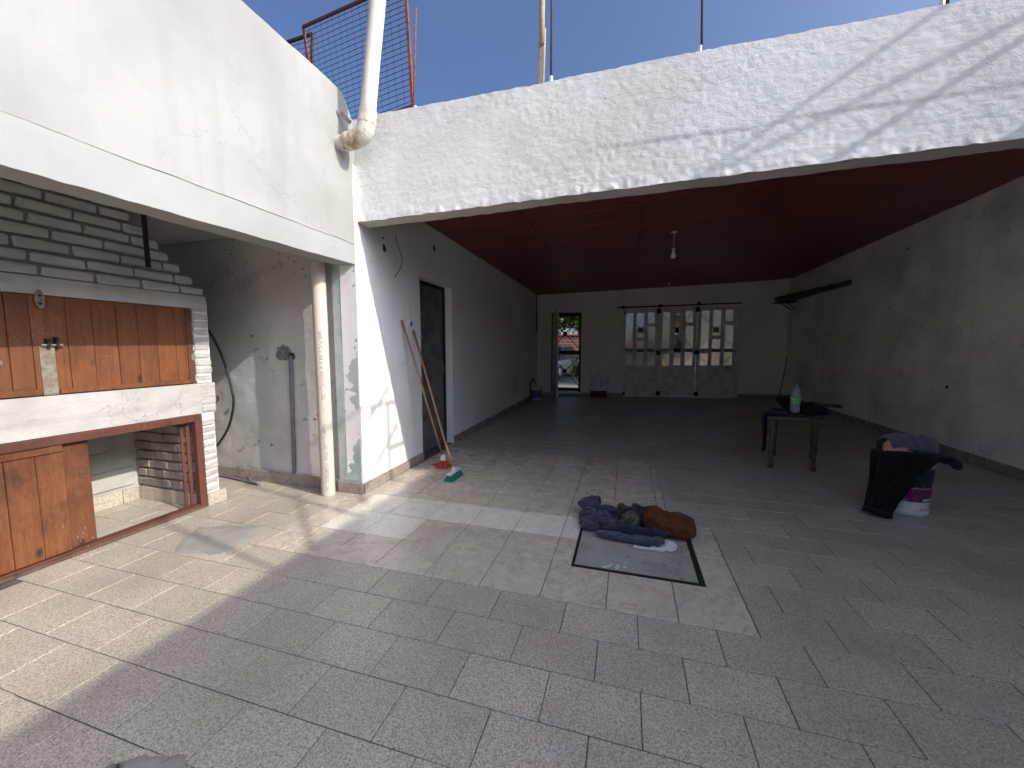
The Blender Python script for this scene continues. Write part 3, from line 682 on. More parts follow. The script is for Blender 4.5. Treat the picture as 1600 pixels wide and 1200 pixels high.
# ragged underside of the beam with flaking render
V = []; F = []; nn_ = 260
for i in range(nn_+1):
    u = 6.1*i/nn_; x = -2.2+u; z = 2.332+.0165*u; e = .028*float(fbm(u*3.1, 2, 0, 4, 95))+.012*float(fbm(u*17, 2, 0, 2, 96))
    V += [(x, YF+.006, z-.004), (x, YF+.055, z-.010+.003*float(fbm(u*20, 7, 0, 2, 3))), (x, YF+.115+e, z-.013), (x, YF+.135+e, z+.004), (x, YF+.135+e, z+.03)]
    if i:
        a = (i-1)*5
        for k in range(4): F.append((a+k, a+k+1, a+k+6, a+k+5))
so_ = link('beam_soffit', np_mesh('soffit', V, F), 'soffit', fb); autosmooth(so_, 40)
# ================================================================== right wall, back wall
rw = thing('boundary_wall', 'tall stained grey white wall along the side away from the barbecue', 'wall', (3.82, 4, 0))
def d_right(U, Z): return .007*fbm(U*1.6, Z*1.6, 0, 4, 101)+.002*fbm(U*14, Z*14, 0, 3, 102)
wall('garage_part', (3.86, 11.56), (3.70, 2.863), 0, 3.05, .2, 'plaster_right', res=.05, disp=d_right, parent=rw)
wall('courtyard_part', (3.70, 2.86), (3.70, -1.3), 0, 3.53, .2, 'plaster_beam', res=.12, disp=d_right, parent=rw)
wall('lowered_part', (3.70, -1.301), (3.70, -9.5), 0, .8, .2, 'plaster_beam', res=.2, disp=d_right, parent=rw)  # unseen stretch kept low so sun reaches the ground behind the camera
skirting(rw, (3.86, 11.5), (3.70, 2.6), h=.10)
for (x, y, r) in ((1420, 388, .014), (1390, 482, .01), (1365, 395, .008), (1480, 605, .02)): hole(rw, px(0, 3.76, x, y), r, (-1, 0, 0))
bwl = thing('back_wall', 'dim back wall of the garage holding the street door and folding garage door', 'wall', ((BL[0]+BR_[0])/2, 10.9, 0))
LB = np.linalg.norm(BR_-BL)
d0 = bk(872, 617)[0]-.02; d1 = bk(907, 617)[0]; dz = 2.24; g0 = bk(973, 617)[0]; g1 = bk(1152, 621)[0]; gz = 2.345
d0h = bk(861, 617)[0]
wall('back_wall_face', tuple(BL), tuple(BR_), 0, 3.08, .2, 'plaster_back', holes=((d0h, d1, -.1, dz), (g0, g1, -.1, gz)), res=.09, parent=bwl, disp=lambda U, Z: .003*fbm(U*2, Z*2, 0, 3, 111))
for (a, b) in ((d1, g0), (g1, LB), (0, d0h)): skirting(bwl, bw(a), bw(b))
# ================================================================== red ceiling of long blocks
ce = thing('garage_ceiling', 'dark red painted block ceiling of the covered garage', 'ceiling', (.8, 7, 2.7)); ce['kind'] = 'structure'
for k in ('label', 'category'): del ce[k]
sl_ = math.atan(.051)
MB().add([(-2.3, 3.0, ceil_z(-2.3)+.02), (3.9, 3.0, ceil_z(3.9)+.02), (3.9, 11.9, ceil_z(3.9)+.02), (-2.4, 11.9, ceil_z(-2.4)+.02)] + [(-2.3, 3.0, ceil_z(-2.3)+.16), (3.9, 3.0, ceil_z(3.9)+.16), (3.9, 11.9, ceil_z(3.9)+.16), (-2.4, 11.9, ceil_z(-2.4)+.16)],
         [(3, 2, 1, 0), (4, 5, 6, 7), (0, 1, 5, 4), (1, 2, 6, 5), (2, 3, 7, 6), (3, 0, 4, 7)]).build('slab', 'ceiling_red', ce)
blk = unit_piece(1.2465, .3815, .04, .004); blk.materials.append(MT('ceiling_red')); blk2 = unit_piece(6.25, .1025, .04, .004); blk2.materials.append(MT('ceiling_red'))
y = 3.05
while y < 11.3:
    for i in range(5):
        x = -2.38+.625+i*1.25; put('ceiling_block', blk, ce, (x, y+.19, ceil_z(x)+.004+rng.uniform(-.0012, .0012)), (rng.uniform(-.002, .002), -sl_+rng.uniform(-.001, .001), 0))
    put('joist', blk2, ce, (.745, y+.435, ceil_z(.745)+.007+rng.uniform(-.001, .001)), (0, -sl_, 0)); y += .49
# roof slab over garage + left rooms (seen only by the light)
rf = thing('left_house_roof', 'flat tarred roof of the rooms behind the side wall', 'roof', (-5, 7, 3))
MB().box(-8, -2.415, 3.26, 11, 2.95, 3.05).build('roof_slab', 'roof_tar', rf)
MB().box(-8, -2.415, 3.26, 3.4, 0.0, 2.95).box(-2.50, -2.415, 3.4005, 11, 0, 2.95).build('house_walls', 'house_white', rf)
# ================================================================== alcove behind the left wall
al = thing('alcove_wall', 'peeling blotched plaster wall at the end of the barbecue alcove', 'wall', (-3.5, 2.87, 0))
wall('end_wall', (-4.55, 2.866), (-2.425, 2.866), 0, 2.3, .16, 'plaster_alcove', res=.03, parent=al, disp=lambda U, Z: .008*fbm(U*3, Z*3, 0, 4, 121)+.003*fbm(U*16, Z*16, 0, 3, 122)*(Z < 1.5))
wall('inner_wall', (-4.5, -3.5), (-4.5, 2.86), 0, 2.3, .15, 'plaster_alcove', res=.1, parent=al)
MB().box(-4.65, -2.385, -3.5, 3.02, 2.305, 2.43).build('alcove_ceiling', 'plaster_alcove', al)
skirting(al, (-4.4, 2.856), (-2.44, 2.856), h=.11)
# broken pipe stub and chase
ps = thing('wall_pipe_stub', 'grey conduit in a ragged chase on the alcove wall', 'pipe', (-3.0, 2.85, .6))
MB().tube([px(1, 2.845, 454, 556), px(1, 2.848, 457, 640), px(1, 2.848, 460, 735), fl(460, 752, .012)], .017, 9).build('conduit', 'hose_grey', ps, smooth=True)
hole(ps, px(1, 2.86, 443, 551), .075, NY, 'mortar', 'cement_patch', 17, .8); hole(ps, px(1, 2.853, 456, 556), .03, NY, 'hole_shade', 'ragged_hole', 13)
for (x, y, r) in ((361, 391, .012), (363, 398, .01), (364, 407, .011), (395, 525, .02), (358, 640, .03), (341, 622, .05), (405, 690, .025), (380, 700, .03), (425, 695, .02), (473, 420, .012), (478, 432, .012)): hole(al, px(1, 2.862, x, y), r*.45, NY, 'mortar', 'plaster_chip', 13, rng.uniform(.6, 1.5))
hs = thing('black_hose', 'black rubber hose bowing out beside the barbecue', 'hose', (-3.95, 2.9, .3))
MB().tube(curve_pts([px(1, 2.72, 318, 505), px(1, 2.74, 333, 528), px(1, 2.76, 348, 560), px(1, 2.77, 360, 600), px(1, 2.77, 365, 630), px(1, 2.78, 358, 665), px(1, 2.80, 344, 690), px(1, 2.82, 330, 705)], 40), .011, 8).build('hose', 'hose_black', hs, smooth=True)
gh = thing('grey_hose', 'thin grey hose lying along the alcove floor', 'hose', (-3.8, 2.9, 0))
MB().tube(curve_pts([fl(338, 742, .012), fl(360, 746, .012), fl(385, 752, .012), fl(405, 757, .012)], 20), .011, 8).tube(curve_pts([px(1, 2.835, 372, 727), fl(380, 736, .05), fl(392, 751, .0115)], 12), .009, 8).build('hose', 'hose_grey', gh, smooth=True)

# ================================================================== barbecue
XG = -3.26
bq = thing('barbecue', 'whitewashed brick barbecue with varnished wooden doors and tapering hood', 'barbecue', (-3.8, 1.4, 0))
Y0 = .1
MB().box(-4.38, -4.0, Y0, 2.372, 0, 1.68).build('back_masonry', 'inner_block', bq)
MB().box(-3.9995, XG-.004, 2.264, 2.374, .012, .757).box(-3.9995, XG-.004, 2.264, 2.374, 1.003, 1.60).build('side_masonry', 'white_mortar', bq)
wall('slab', (XG+.004, Y0), (XG+.004, 2.392), .760, 1.0, .9, 'white_brick', res=.02, parent=bq,
     disp=lambda U, Z: .005*fbm(U*4, Z*5, 0, 4, 131)+.002*fbm(U*25, Z*25, 0, 2, 132)-.006*(Z < .852+.006*fbm(U*5, 0, 0, 2, 3)))
MB().box(-3.9995, -3.30, Y0, 2.2615, 1.02, 1.03).build('firebox_floor', 'soot', bq)
# whitewashed bricks of the front column and its return
bv = [unit_piece(.115, .122, .054, .011, .004) for _ in range(6)]
for m in bv: m.materials.append(MT('white_brick'))
z = .105; k = 0
while z < 1.60:
    if not (.735 < z+.03 < 1.0):
        put('brick', bv[k % 6], bq, (XG-.055+rng.uniform(-.004, .005), 2.315+rng.uniform(-.004, .007), z+.03), (rng.uniform(-.02, .02), rng.uniform(-.02, .02), rng.uniform(-.02, .02)))
    z += .0605; k += 1
for zz in (.79, .85, .91, .97):
    put('brick', bv[k % 6], bq, (XG-.052, 2.335+rng.uniform(-.003, .006), zz), (rng.uniform(-.02, .02), 0, 0)); k += 1
mb_ = unit_piece(.15, .15, .10, .003); mb_.materials.append(MT('grey_tile')); put('base_tile', mb_, bq, (XG-.045, 2.335, .05))
# plaster lintel band over the lift door, then the hood courses
wall('door_lintel', (XG+.002, Y0), (XG+.002, 2.372), 1.588, 1.69, .4, 'hood_brick', res=.02, parent=bq,
     disp=lambda U, Z: .006*fbm(U*4, Z*7, 0, 4, 141)+.0025*fbm(U*22, Z*22, 0, 2, 142)-.008*(Z > 1.655+.004*fbm(U*4, 1, 0, 2, 4)))
hb = {}
def hbrick(l):
    key = round(l, 2)
    if key not in hb:
        hb[key] = [unit_piece(.12, l, .058, .011, .0045) for _ in range(3)]
        for m in hb[key]: m.materials.append(MT('hood_brick'))
    return rng.choice(hb[key])
ends = [2.362, 2.290, 2.222, 2.155, 2.105, 2.03, 1.955, 1.885, 1.82]
core = MB()
for c, ye in enumerate(ends):
    z = 1.694+c*.0765; xf = XG-.005-c*.014; y = ye; first = True; phase = (c % 2)*.115
    while y > .15:
        l = .235 if not first else (.235-phase if c % 2 else rng.choice([.16, .11]))
        put('hood_brick', hbrick(l), bq, (xf-.06+rng.uniform(-.003, .004), y-l/2, z+.031+rng.uniform(-.002, .002)), (rng.uniform(-.012, .012), 0, rng.uniform(-.008, .008))); y -= l+.013; first = False
    core.box(-4.3, xf-.022, Y0, ye-.008, z-.008+.002*c*0, z+.0685)
core.build('hood_core', 'shaded_hood_mortar', bq)
MB().bar((XG+.02-.02, 1.985, 2.36), (XG+.012-.0, 1.981, 1.845), .03, .008, (1, 0, 0)).build('iron_strap', 'black_iron', bq)
# lift door: planks on battens
ld = MB().box(XG-.035, XG-.020, 1.0-.7, 2.25, 1.004, 1.586).build('lift_door', 'wood_frame', bq)
edges = [.98, 1.08, 1.18, 1.292, 1.383, 1.535, 1.655, 1.779, 1.893, 2.005, 2.127, 2.189, 2.238]
pm = {}
for a, b in zip(edges[:-1], edges[1:]):
    me = unit_piece(.018, b-a-.0025, .574, .0025); me.materials.append(MT('wood_plank')); put('plank', me, ld, (XG-.010+rng.uniform(-.0012, .0012), (a+b)/2, 1.297), (rng.uniform(-.003, .003), 0, 0))
MB().box(XG-.0005, XG+.012, .98, 1.40, 1.008, 1.043).box(XG-.0005, XG+.012, 1.475, 2.20, 1.008, 1.038).build('bottom_rail', 'wood_plank', ld, bevel=.002)
MB().box(XG-.0005, XG+.010, 1.403, 1.468, 1.005, 1.290).build('metal_strip', 'grey_metal', ld, bevel=.0015)
MB().box(XG-.0005, XG+.010, 2.20, 2.238, 1.01, 1.58).build('edge_batten', 'wood_frame', ld, bevel=.002)
hp = MB(); hp.add(*(lambda n: ([(XG+.014+.003*s, 1.425+.021*math.sin(2*math.pi*i/n)*1.0, 1.560+.055*math.cos(2*math.pi*i/n)) for s in (0, 1) for i in range(n)], [tuple(range(n-1, -1, -1)), tuple(range(n, 2*n))]+[(i, (i+1) % n, n+(i+1) % n, n+i) for i in range(n)]))(14))
hp.build('hasp', 'grey_metal', ld)
for z_ in (1.58, 1.535): MB().lathe([(0, .022), (.007, .022), (.007, 0)], (XG+.0, 1.425, z_), 8, Matrix.Rotation(R(90), 4, 'Y')).build('bolt', 'black_iron', ld)
MB().tube([(XG+.02, 1.408, 1.297), (XG+.02, 1.50, 1.297)], .008, 8).build('latch_rod', 'steel', ld)
MB().box(XG-.0005, XG+.034, 1.43, 1.445, 1.283, 1.335).box(XG-.0005, XG+.034, 1.468, 1.480, 1.283, 1.345).build('latch_staple', 'black_iron', ld)
MB().lathe([(0, .018), (.006, .018), (.006, .010), (.017, .009), (.017, 0)], (XG+.0, 1.245, 1.20), 12, Matrix.Rotation(R(90), 4, 'Y')).build('knob_bolt', 'grey_metal', ld)
MB().box(XG+.0105, XG+.014, 2.222, 2.245, 1.19, 1.235).build('hinge', 'grey_metal', ld)
# lower store: frame, sliding leaves, tiled floor, brick inside
fr = MB().box(XG-.03, XG+.020, 2.208, 2.262, .0, .7585).box(XG-.03, XG+.020, .3, 2.2075, .705, .757).box(XG-.05, XG+.016, .3, 2.2075, .0, .035).build('store_frame', 'wood_frame', bq, bevel=.003)
MB().box(XG+.0165, XG+.030, .4, 2.24, .002, .022).build('sill_strip', 'wood_old', fr, bevel=.002)
MB().box(XG-.045, XG-.034, 2.17, 2.195, .037, .703).box(XG-.06, XG-.05, 2.14, 2.162, .037, .69).build('folded_leaf_edge', 'wood_frame', fr)
lf = MB().box(XG-.024, XG-.014, .4, 1.46, .037, .70).build('sliding_leaf', 'wood_frame', bq)
for a, b in ((.86, .985), (.985, 1.10), (1.10, 1.221), (1.221, 1.341), (1.341, 1.46)):
    me = unit_piece(.016, b-a-.0022, .618, .0025); me.materials.append(MT('wood_plank')); put('plank', me, lf, (XG-.006+rng.uniform(-.001, .001), (a+b)/2, .349))
MB().box(XG+.0025, XG+.012, .5, 1.455, .661, .70).build('top_rail', 'wood_plank', lf, bevel=.002)
l2 = MB().box(XG-.050, XG-.040, 1.30, 1.586, .037, .70).build('sliding_leaf', 'wood_frame', bq)
me = unit_piece(.016, .128, .66, .0025); me.materials.append(MT('wood_plank')); put('plank', me, l2, (XG-.032, 1.524, .369))
MB().box(XG-.0238, XG-.0215, 1.53, 1.572, .462, .535).build('tape_patch', 'cardboard', l2)
# inside the store
sb = [unit_piece(.105 if i < 3 else .20, .05, .062, .006, .002) for i in range(6)]
for m in sb: m.materials.append(MT('raw_brick'))
for c in range(8):
    x = -3.985+(.0 if c % 2 else -.05); z = .155+c*.078
    while x < -3.33:
        i = rng.randrange(6); l = .105 if i < 3 else .20
        if x+l > -3.30: i = 0; l = .105
        if x+l < -3.275: put('store_brick', sb[i], bq, (x+l/2, 2.252+rng.uniform(-.004, .004), z), (0, 0, rng.uniform(-.02, .02)))
        x += l+.012
    x = 0
ib = [unit_piece(.02, .30, .155, .005, .0015) for _ in range(3)]
for m in ib: m.materials.append(MT('inner_block'))
for r_ in range(4):
    y = 2.05-(.15 if r_ % 2 else 0)
    while y > 1.1: put('store_block', rng.choice(ib), bq, (-3.994, y, .21+r_*.16), (rng.uniform(-.006, .006), 0, 0)); y -= .308
skirting(bq, (-3.98, 1.1), (-3.98, 2.215), h=.11, mat='grey_tile', L=.5); skirting(bq, (-3.965, 2.232), (-3.30, 2.232), h=.11, mat='grey_tile', L=.16)
# ================================================================== pipes
dp = thing('downpipe', 'beige plastic downpipe printed with lettering beside the green stained pilaster', 'pipe', (-2.495, 2.74, 0))
PC = Vector((-2.495, 2.755)); PR = .057
MB().tube([(PC.x, PC.y, .0), (PC.x, PC.y, .5), (PC.x-.004, PC.y, 1.3), (PC.x-.008, PC.y+.0, 1.99)], PR, 32).build('pipe', 'pvc', dp, smooth=True)
autosmooth(dp.children[0], 40)
def pw(x, y):
    a = R(-56)+(y-.012)/PR; z = 1.44-x; xs = -.008*min(1, max(0, z/1.99)); return (PC.x+xs+(PR+.0012)*math.cos(a), PC.y+(PR+.0012)*math.sin(a), z)
text_mesh('1400 PVC (100 x 4) REFORZADO', .042, pw, parent=dp)
def pw2(x, y): return pw(x+.80, y)
text_mesh('FABRICADO POR  TUBOSOL IN', .042, pw2, parent=dp)
up = thing('roof_drainpipe', 'white plastic roof drainpipe stained at its elbow into the wall', 'pipe', (-1.95, 2.7, 2.9))
ppt = curve_pts([px(1, 2.70, 593, -60), px(1, 2.70, 590, 0), px(1, 2.70, 581, 100), px(1, 2.70, 575, 175)], 10)
MB().tube(ppt, .058, 28).build('pipe', 'pvc_upper', up); autosmooth(up.children[0])
e0 = px(1, 2.70, 575.5, 172)
ec = [e0, px(1, 2.70, 573.5, 190), px(1, 2.70, 570, 205)+Vector((0, .0, 0)), px(1, 2.70, 561, 215), px(1, 2.70, 551, 219), Vector((-2.12, 2.70, px(1, 2.70, 545, 221).z))]
ec = curve_pts(ec, 16); MB().tube(ec, [.0635]*3+[.066]*11+[.067]*3, 28).build('elbow', 'pvc_upper', up); autosmooth(up.children[1])
MB().tube([ec[-1]-Vector((-.03, 0, 0)), Vector((-2.21, 2.70, ec[-1].z-.005))], .058, 24).build('wall_stub', 'pvc_upper', up); autosmooth(up.children[2])
MB().tube([ec[3], ec[3]+(ec[4]-ec[3]).normalized()*.02], .069, 28).build('socket_ring', 'pvc_upper', up)
pc = thing('pipe_clip', 'dark metal bracket on the parapet beside the drainpipe elbow', 'bracket', (-2.15, 2.72, 3))
MB().bar(px(0, -2.19, 527, 172), px(1, 2.73, 548, 192), .006, .03, (0, 0, 1)).build('strap', 'grey_metal', pc)
# ================================================================== roof-top things
def rod(name, a, b, r, mat, label, cat, group=None):
    o = MB().tube([a, b], r, 8).build(name, mat, smooth=True); tag(o, label, cat, group); return o
RG = 'steel starter bars along the parapet'
a = px(1, 2.96, 645, 172); b = px(1, 2.96, 650, 12); rod('steel_bar', a-Vector((0, 0, .12)), b, .007, 'rust', 'thin rusty steel bar standing beside the corner of the wire mesh panel', 'steel bar', RG)
a = px(1, 2.96, 861, 130); b = px(1, 2.96, 863, -90); rod('steel_bar', a-Vector((0, 0, .1)), b, .008, 'rust_dark', 'thin dark steel bar standing close beside the wooden pole', 'steel bar', RG)
a = px(1, 2.96, 1097, 83); b = px(1, 2.96, 1099, -120); rod('steel_bar', a-Vector((0, 0, .1)), b, .008, 'rust_dark', 'lone dark steel bar on the middle of the parapet', 'steel bar', RG)
a = px(1, 2.96, 1484, 6); b = px(1, 2.96, 1478, -200); rod('steel_bar', a-Vector((0, 0, .1)), b, .008, 'rust_dark', 'dark steel bar on the parapet above the slanting shadows', 'steel bar', RG)
for o_ in [q for q in COL.objects if q.name.startswith('steel_bar')]:
    MB().tube([wloc(o_)+Vector((0, 0, .095)), wloc(o_)+Vector((0, 0, .145))], .013, 8).build('plaster_foot', 'white_paint', o_)
wp = thing('wooden_pole', 'weathered wooden pole in two pieces rising behind the parapet', 'pole', (-.67, 3.1, 3.1))
a = px(1, 3.08, 843, 136); b = px(1, 3.08, 848, 46); c = px(1, 3.08, 851, -110)
MB().bar(a-Vector((0, 0, .35)), b, .05, .03, (0, 1, 0)).build('lower_board', 'wood_pole', wp, bevel=.004, jitter=.002)
MB().tube([b-Vector((0, .03, .12)), b+Vector((0, -.03, .1)), c+Vector((0, -.03, 0))], .021, 10).build('upper_pole', 'wood_pole', wp, smooth=True)
def mesh_panel(label, c00, c10, c01, c11, nu, nv, fr_r, frmat, legs):
    t = thing('mesh_panel', label, 'mesh panel', tuple(Vector(c00)-Vector((0, 0, .3))))
    c00, c10, c01, c11 = map(Vector, (c00, c10, c01, c11))
    for p, q, nm in ((c00, c10, 'bottom_rail'), (c01, c11, 'top_rail'), (c00, c01, 'side_rail'), (c10, c11, 'side_rail')): MB().bar(p, q, fr_r*2, fr_r*2, (0, 1, 0), fr_r).build(nm, frmat, t)
    for i in range(1, nu): MB().tube([c00.lerp(c10, i/nu), c01.lerp(c11, i/nu)], .0022, 5, False).build('wire', 'wire', t)
    for i in range(1, nv): MB().tube([c00.lerp(c01, i/nv), c10.lerp(c11, i/nv)], .0028, 5, False).build('wire', 'wire', t)
    for p in legs: MB().tube([p, (p[0], p[1], 2.95)], .012, 6).build('leg', frmat, t)
    return t
q00 = px(1, 3.95, 500, 221); q10 = px(1, 3.35, 645, 166); q01 = px(1, 3.95, 474, 42); q11 = px(1, 3.35, 633, -30)
mesh_panel('large rusty framed wire mesh panel on the roof behind the drainpipe', q00, q10, q01, q11, 15, 22, .012, 'rust', [tuple(q00), tuple(q10)])
r00 = px(1, 4.4, 380, 120); r10 = px(1, 4.15, 487, 130); r01 = px(1, 4.4, 372, 92); r11 = px(1, 4.15, 488, 53)
mesh_panel('smaller rusty mesh panel with rounded tube frame half hidden by the parapet', r00, r10, r01, r11, 12, 8, .014, 'rust_dark', [tuple(r00), tuple(r10)])
# rail on the boundary wall (throws the slanting shadows)
ra = thing('wall_railing', 'rusty pipe railing standing on top of the tall boundary wall', 'railing', (3.62, 1.5, 3.53))
XQ = 3.74
for yy in (.61, 1.365, 2.12, 2.80): MB().tube([(XQ, yy, 3.52), (XQ, yy, 4.48)], .017, 8).build('post', 'rust_dark', ra)
MB().tube([(XQ, 1.365, 4.467), (XQ, 2.82, 4.467)], .017, 8).build('top_rail', 'rust_dark', ra)
MB().tube([(XQ, 2.12, 4.02), (XQ, 2.82, 4.02)], .020, 8).build('mid_rail', 'rust_dark', ra)
for a_, b_ in (((.86, 3.53), (1.437, 4.058)), ((1.55, 3.61), (2.293, 4.244)), ((1.75, 4.32), (2.156, 4.622)), ((2.24, 4.46), (2.66, 4.0))): MB().tube([(XQ, a_[0], a_[1]), (XQ, b_[0], b_[1])], .015, 8).build('brace', 'rust_dark', ra)

# ================================================================== floor hatch
hx0, hx1, hy0, hy1 = HATCH
ht = thing('floor_hatch', 'square cement floor hatch with a black iron rim among marbled tiles', 'hatch', ((hx0+hx1)/2, (hy0+hy1)/2, 0))
MB().box(hx0+.016, hx1-.030, hy0+.016, hy1-.012, -.02, -.0015).build('lid', 'cement', ht)
MB().box(hx0+.002, hx0+.0155, hy0+.002, hy1-.002, -.02, .003).box(hx1-.0295, hx1-.002, hy0+.002, hy1-.002, -.02, .003).box(hx0+.0156, hx1-.0296, hy0+.002, hy0+.0155, -.02, .003).box(hx0+.0156, hx1-.0296, hy1-.0115, hy1-.002, -.02, .003).build('rim', 'black_iron', ht)
for i in range(9):
    c = fl(rng.uniform(940, 980), rng.uniform(880, 888)); MB().disc((c.x, c.y, .001), rng.uniform(.004, .009), 9, (1.6, 0, 0), (0, 1, 0), .3).build('paint_drop', 'white_paint', ht)
# ================================================================== clothes and the dog
def heap(c, size, rest, seed, hgt=.10, ny=46, nx=46, obst=None, base=.004, amp=1.0):
    u = np.linspace(-.5, .5, nx); v = np.linspace(-.5, .5, ny); U, Vv = np.meshgrid(u, v, indexing='ij')
    P = np.zeros((nx, ny, 3)); P[..., 0] = c[0]+U*size[0]+.035*amp*fbm(U*7, Vv*7, 0, 2, seed); P[..., 1] = c[1]+Vv*size[1]+.035*amp*fbm(U*7, Vv*7, 3, 2, seed+9)
    P[..., 2] = c[2]+hgt*(.6+.7*fbm(U*5.5, Vv*5.5, 0, 2, seed+3))
    def col(P):
        m = P[..., 2] < base; P[..., 2] = np.maximum(P[..., 2], base)
        if obst:
            for (o, r) in obst:
                d = (P-np.array(o))/np.array(r); l = np.linalg.norm(d, axis=-1); k = l < 1
                if k.any(): P[k] = np.array(o)+d[k]/l[k][:, None]*np.array(r); m |= k
        return m
    return pbd(P, rest[0], rest[1], col, steps=38, iters=10, fric=.75, bend=.12)
def folds(me, amp, fr, seed, zmin=.003, flat=0.0):
    n = len(me.vertices); a = np.empty(n*3); me.vertices.foreach_get('co', a); a = a.reshape(-1, 3); nv = np.empty(n*3); me.vertex_normals.foreach_get('vector', nv); nv = nv.reshape(-1, 3)
    w = a+.035*np.stack([fbm(a[:, 0]*9, a[:, 1]*9, a[:, 2]*9, 2, seed+k) for k in (1, 2, 3)], -1)
    r = 1-np.abs(fbm(w[:, 0]*fr*.7, w[:, 1]*fr, w[:, 2]*fr, 2, seed))*2.2; r2 = 1-np.abs(fbm(w[:, 0]*fr*2.1, w[:, 1]*fr*1.7, w[:, 2]*fr*2, 2, seed+7))*2.2
    a += nv*(amp*np.clip(r, -.6, 1)+amp*.4*np.clip(r2, -.6, 1)-amp*.5)[:, None]; a[:, 2] = np.maximum(a[:, 2], zmin+.002*fbm(a[:, 0]*40, a[:, 1]*40, 0, 1, 3)); me.vertices.foreach_set('co', a.ravel()); me.update(); return me
def tube_cloth(ctrl, radii, seed, flat=1.0, n=26, m=34, wr=.22, up=(0, 0, 1), open_end=True):
    pts = curve_pts(ctrl, m); V = np.zeros((m+1, n, 3))
    for i, p in enumerate(pts):
        t = i/m; t_ = (pts[min(i+1, m)]-pts[max(i-1, 0)]).normalized(); s = t_.cross(Vector(up)).normalized(); q = s.cross(t_)
        f_ = t*(len(radii)-1); k = min(int(f_), len(radii)-2); r = radii[k]+(radii[k+1]-radii[k])*(f_-k)
        for j in range(n):
            a = 2*math.pi*j/n; rr = r*(1+wr*float(fbm(math.cos(a)*1.6+t*7, math.sin(a)*1.6, t*3, 3, seed))); V[i, j] = p+s*math.cos(a)*rr+q*math.sin(a)*rr*flat
    F = []
    for i in range(m):
        for j in range(n): F.append((i*n+j, i*n+(j+1) % n, (i+1)*n+(j+1) % n, (i+1)*n+j))
    if not open_end: F += [tuple(range(n-1, -1, -1)), tuple(m*n+j for j in range(n))]
    return np_mesh('tc', V.reshape(-1, 3), F)
nv_ = thing('navy_sweater', 'crumpled dark navy sweater heaped beside the sleeping dog', 'sweater', (-.13, 2.86, 0))
pile = [ell((-.15, 2.84, .035), (.13, .12, .045), (0, 0, .3)), ell((-.04, 2.76, .03), (.15, .075, .04), (0, 0, -.25)), ell((-.235, 2.86, .035), (.075, .10, .04)), ell((-.22, 2.74, .03), (.07, .07, .035)), ell((.04, 2.70, .028), (.12, .05, .034)), ell((-.10, 2.92, .05), (.09, .06, .05))]
o = link('fabric', folds(fuse(pile, .0048, 3), .017, 24, 5), 'cloth_navy', nv_, smooth=True)
# standing hood, open towards the dog
n_h, m_h = 40, 26; P = np.zeros((n_h, m_h, 3))
for i in range(n_h):
    a = R(-30+240*i/(n_h-1))
    for j in range(m_h):
        t = j/(m_h-1); rx, rz = .085*(1-.55*t**2), .105*(1-.45*t**2)
        P[i, j] = (-.17-.15*t+.02*math.sin(a*3+t*4)*.6, 2.955+.055*t+rx*math.cos(a), max(.006, .045+rz*math.sin(a)*(1 if math.sin(a) > 0 else .4)))
P += .016*np.stack([fbm(np.arange(n_h)[:, None]/n_h*8, np.arange(m_h)[None]/m_h*5, k, 3, 70+k) for k in range(3)], -1); P[..., 2] = np.maximum(P[..., 2], .006)
o = link('hood', grid_mesh('g', P, .009), 'cloth_navy', nv_, smooth=True); subdiv_smooth(o)
MB().tube(curve_pts([(-.285, 2.87, .075), (-.24, 2.868, .098), (-.20, 2.85, .088), (-.18, 2.82, .06)], 14), .006, 6).build('trim_cord', 'cloth_grey', nv_, smooth=True)
je = thing('blue_jeans', 'folded faded blue jeans with white lining on the hatch lid', 'jeans', (.1, 2.6, 0))
o = link('leg', folds(fuse([ell((-.03, 2.615, .022), (.15, .042, .020), (0, 0, -.12)), ell((.13, 2.61, .020), (.13, .046, .023), (0, 0, .05)), ell((.22, 2.62, .020), (.05, .05, .023))], .0048, 2), .009, 28, 22), 'denim', je, smooth=True)
o = link('leg', folds(fuse([ell((.06, 2.675, .045), (.13, .045, .03), (0, 0, .05)), ell((.20, 2.675, .045), (.08, .045, .032))], .006, 2), .010, 22, 25), 'cloth_darkblue', je, smooth=True)
P = heap((.265, 2.615, .03), (.13, .13), (.24, .24), 33, .08, 26, 26)
o = link('lining', grid_mesh('g', P, .004), 'cloth_white', je, smooth=True); subdiv_smooth(o)
MB().tube(curve_pts([(.07, 2.535, .008), (.15, 2.528, .008), (.23, 2.54, .010), (.29, 2.575, .012)], 14), .010, 7).build('hem', 'cloth_white', je, smooth=True)
dg_ = thing('sleeping_dog', 'small grey wire haired dog asleep in a brown jacket on the clothes', 'dog', (.2, 2.83, 0))
HC = Vector((.055, 2.80, .095))
body = [ell((.30, 2.83, .062), (.15, .085, .062), (0, .05, -.08)), ell((.39, 2.80, .058), (.075, .085, .055)), ell((.20, 2.84, .066), (.10, .08, .062)), ell((.13, 2.83, .09), (.07, .06, .06)),
        ell(HC, (.068, .064, .06), (0, 0, .3)), ell(HC+Vector((-.022, -.066, -.028)), (.033, .045, .029), (.35, 0, -.25)), ell(HC+Vector((-.030, -.104, -.045)), (.023, .02, .021)),
        ell(HC+Vector((-.066, .048, .038)), (.026, .011, .034), (.2, -.75, .5)), ell(HC+Vector((.035, .058, .045)), (.026, .011, .032), (.2, .5, -.3)),
        ell((.34, 2.735, .045), (.07, .03, .03), (0, 0, .2)), ell((.24, 2.72, .035), (.06, .02, .02), (0, 0, .15)), ell((.16, 2.71, .032), (.03, .022, .02)), ell((.45, 2.77, .04), (.03, .05, .025))]
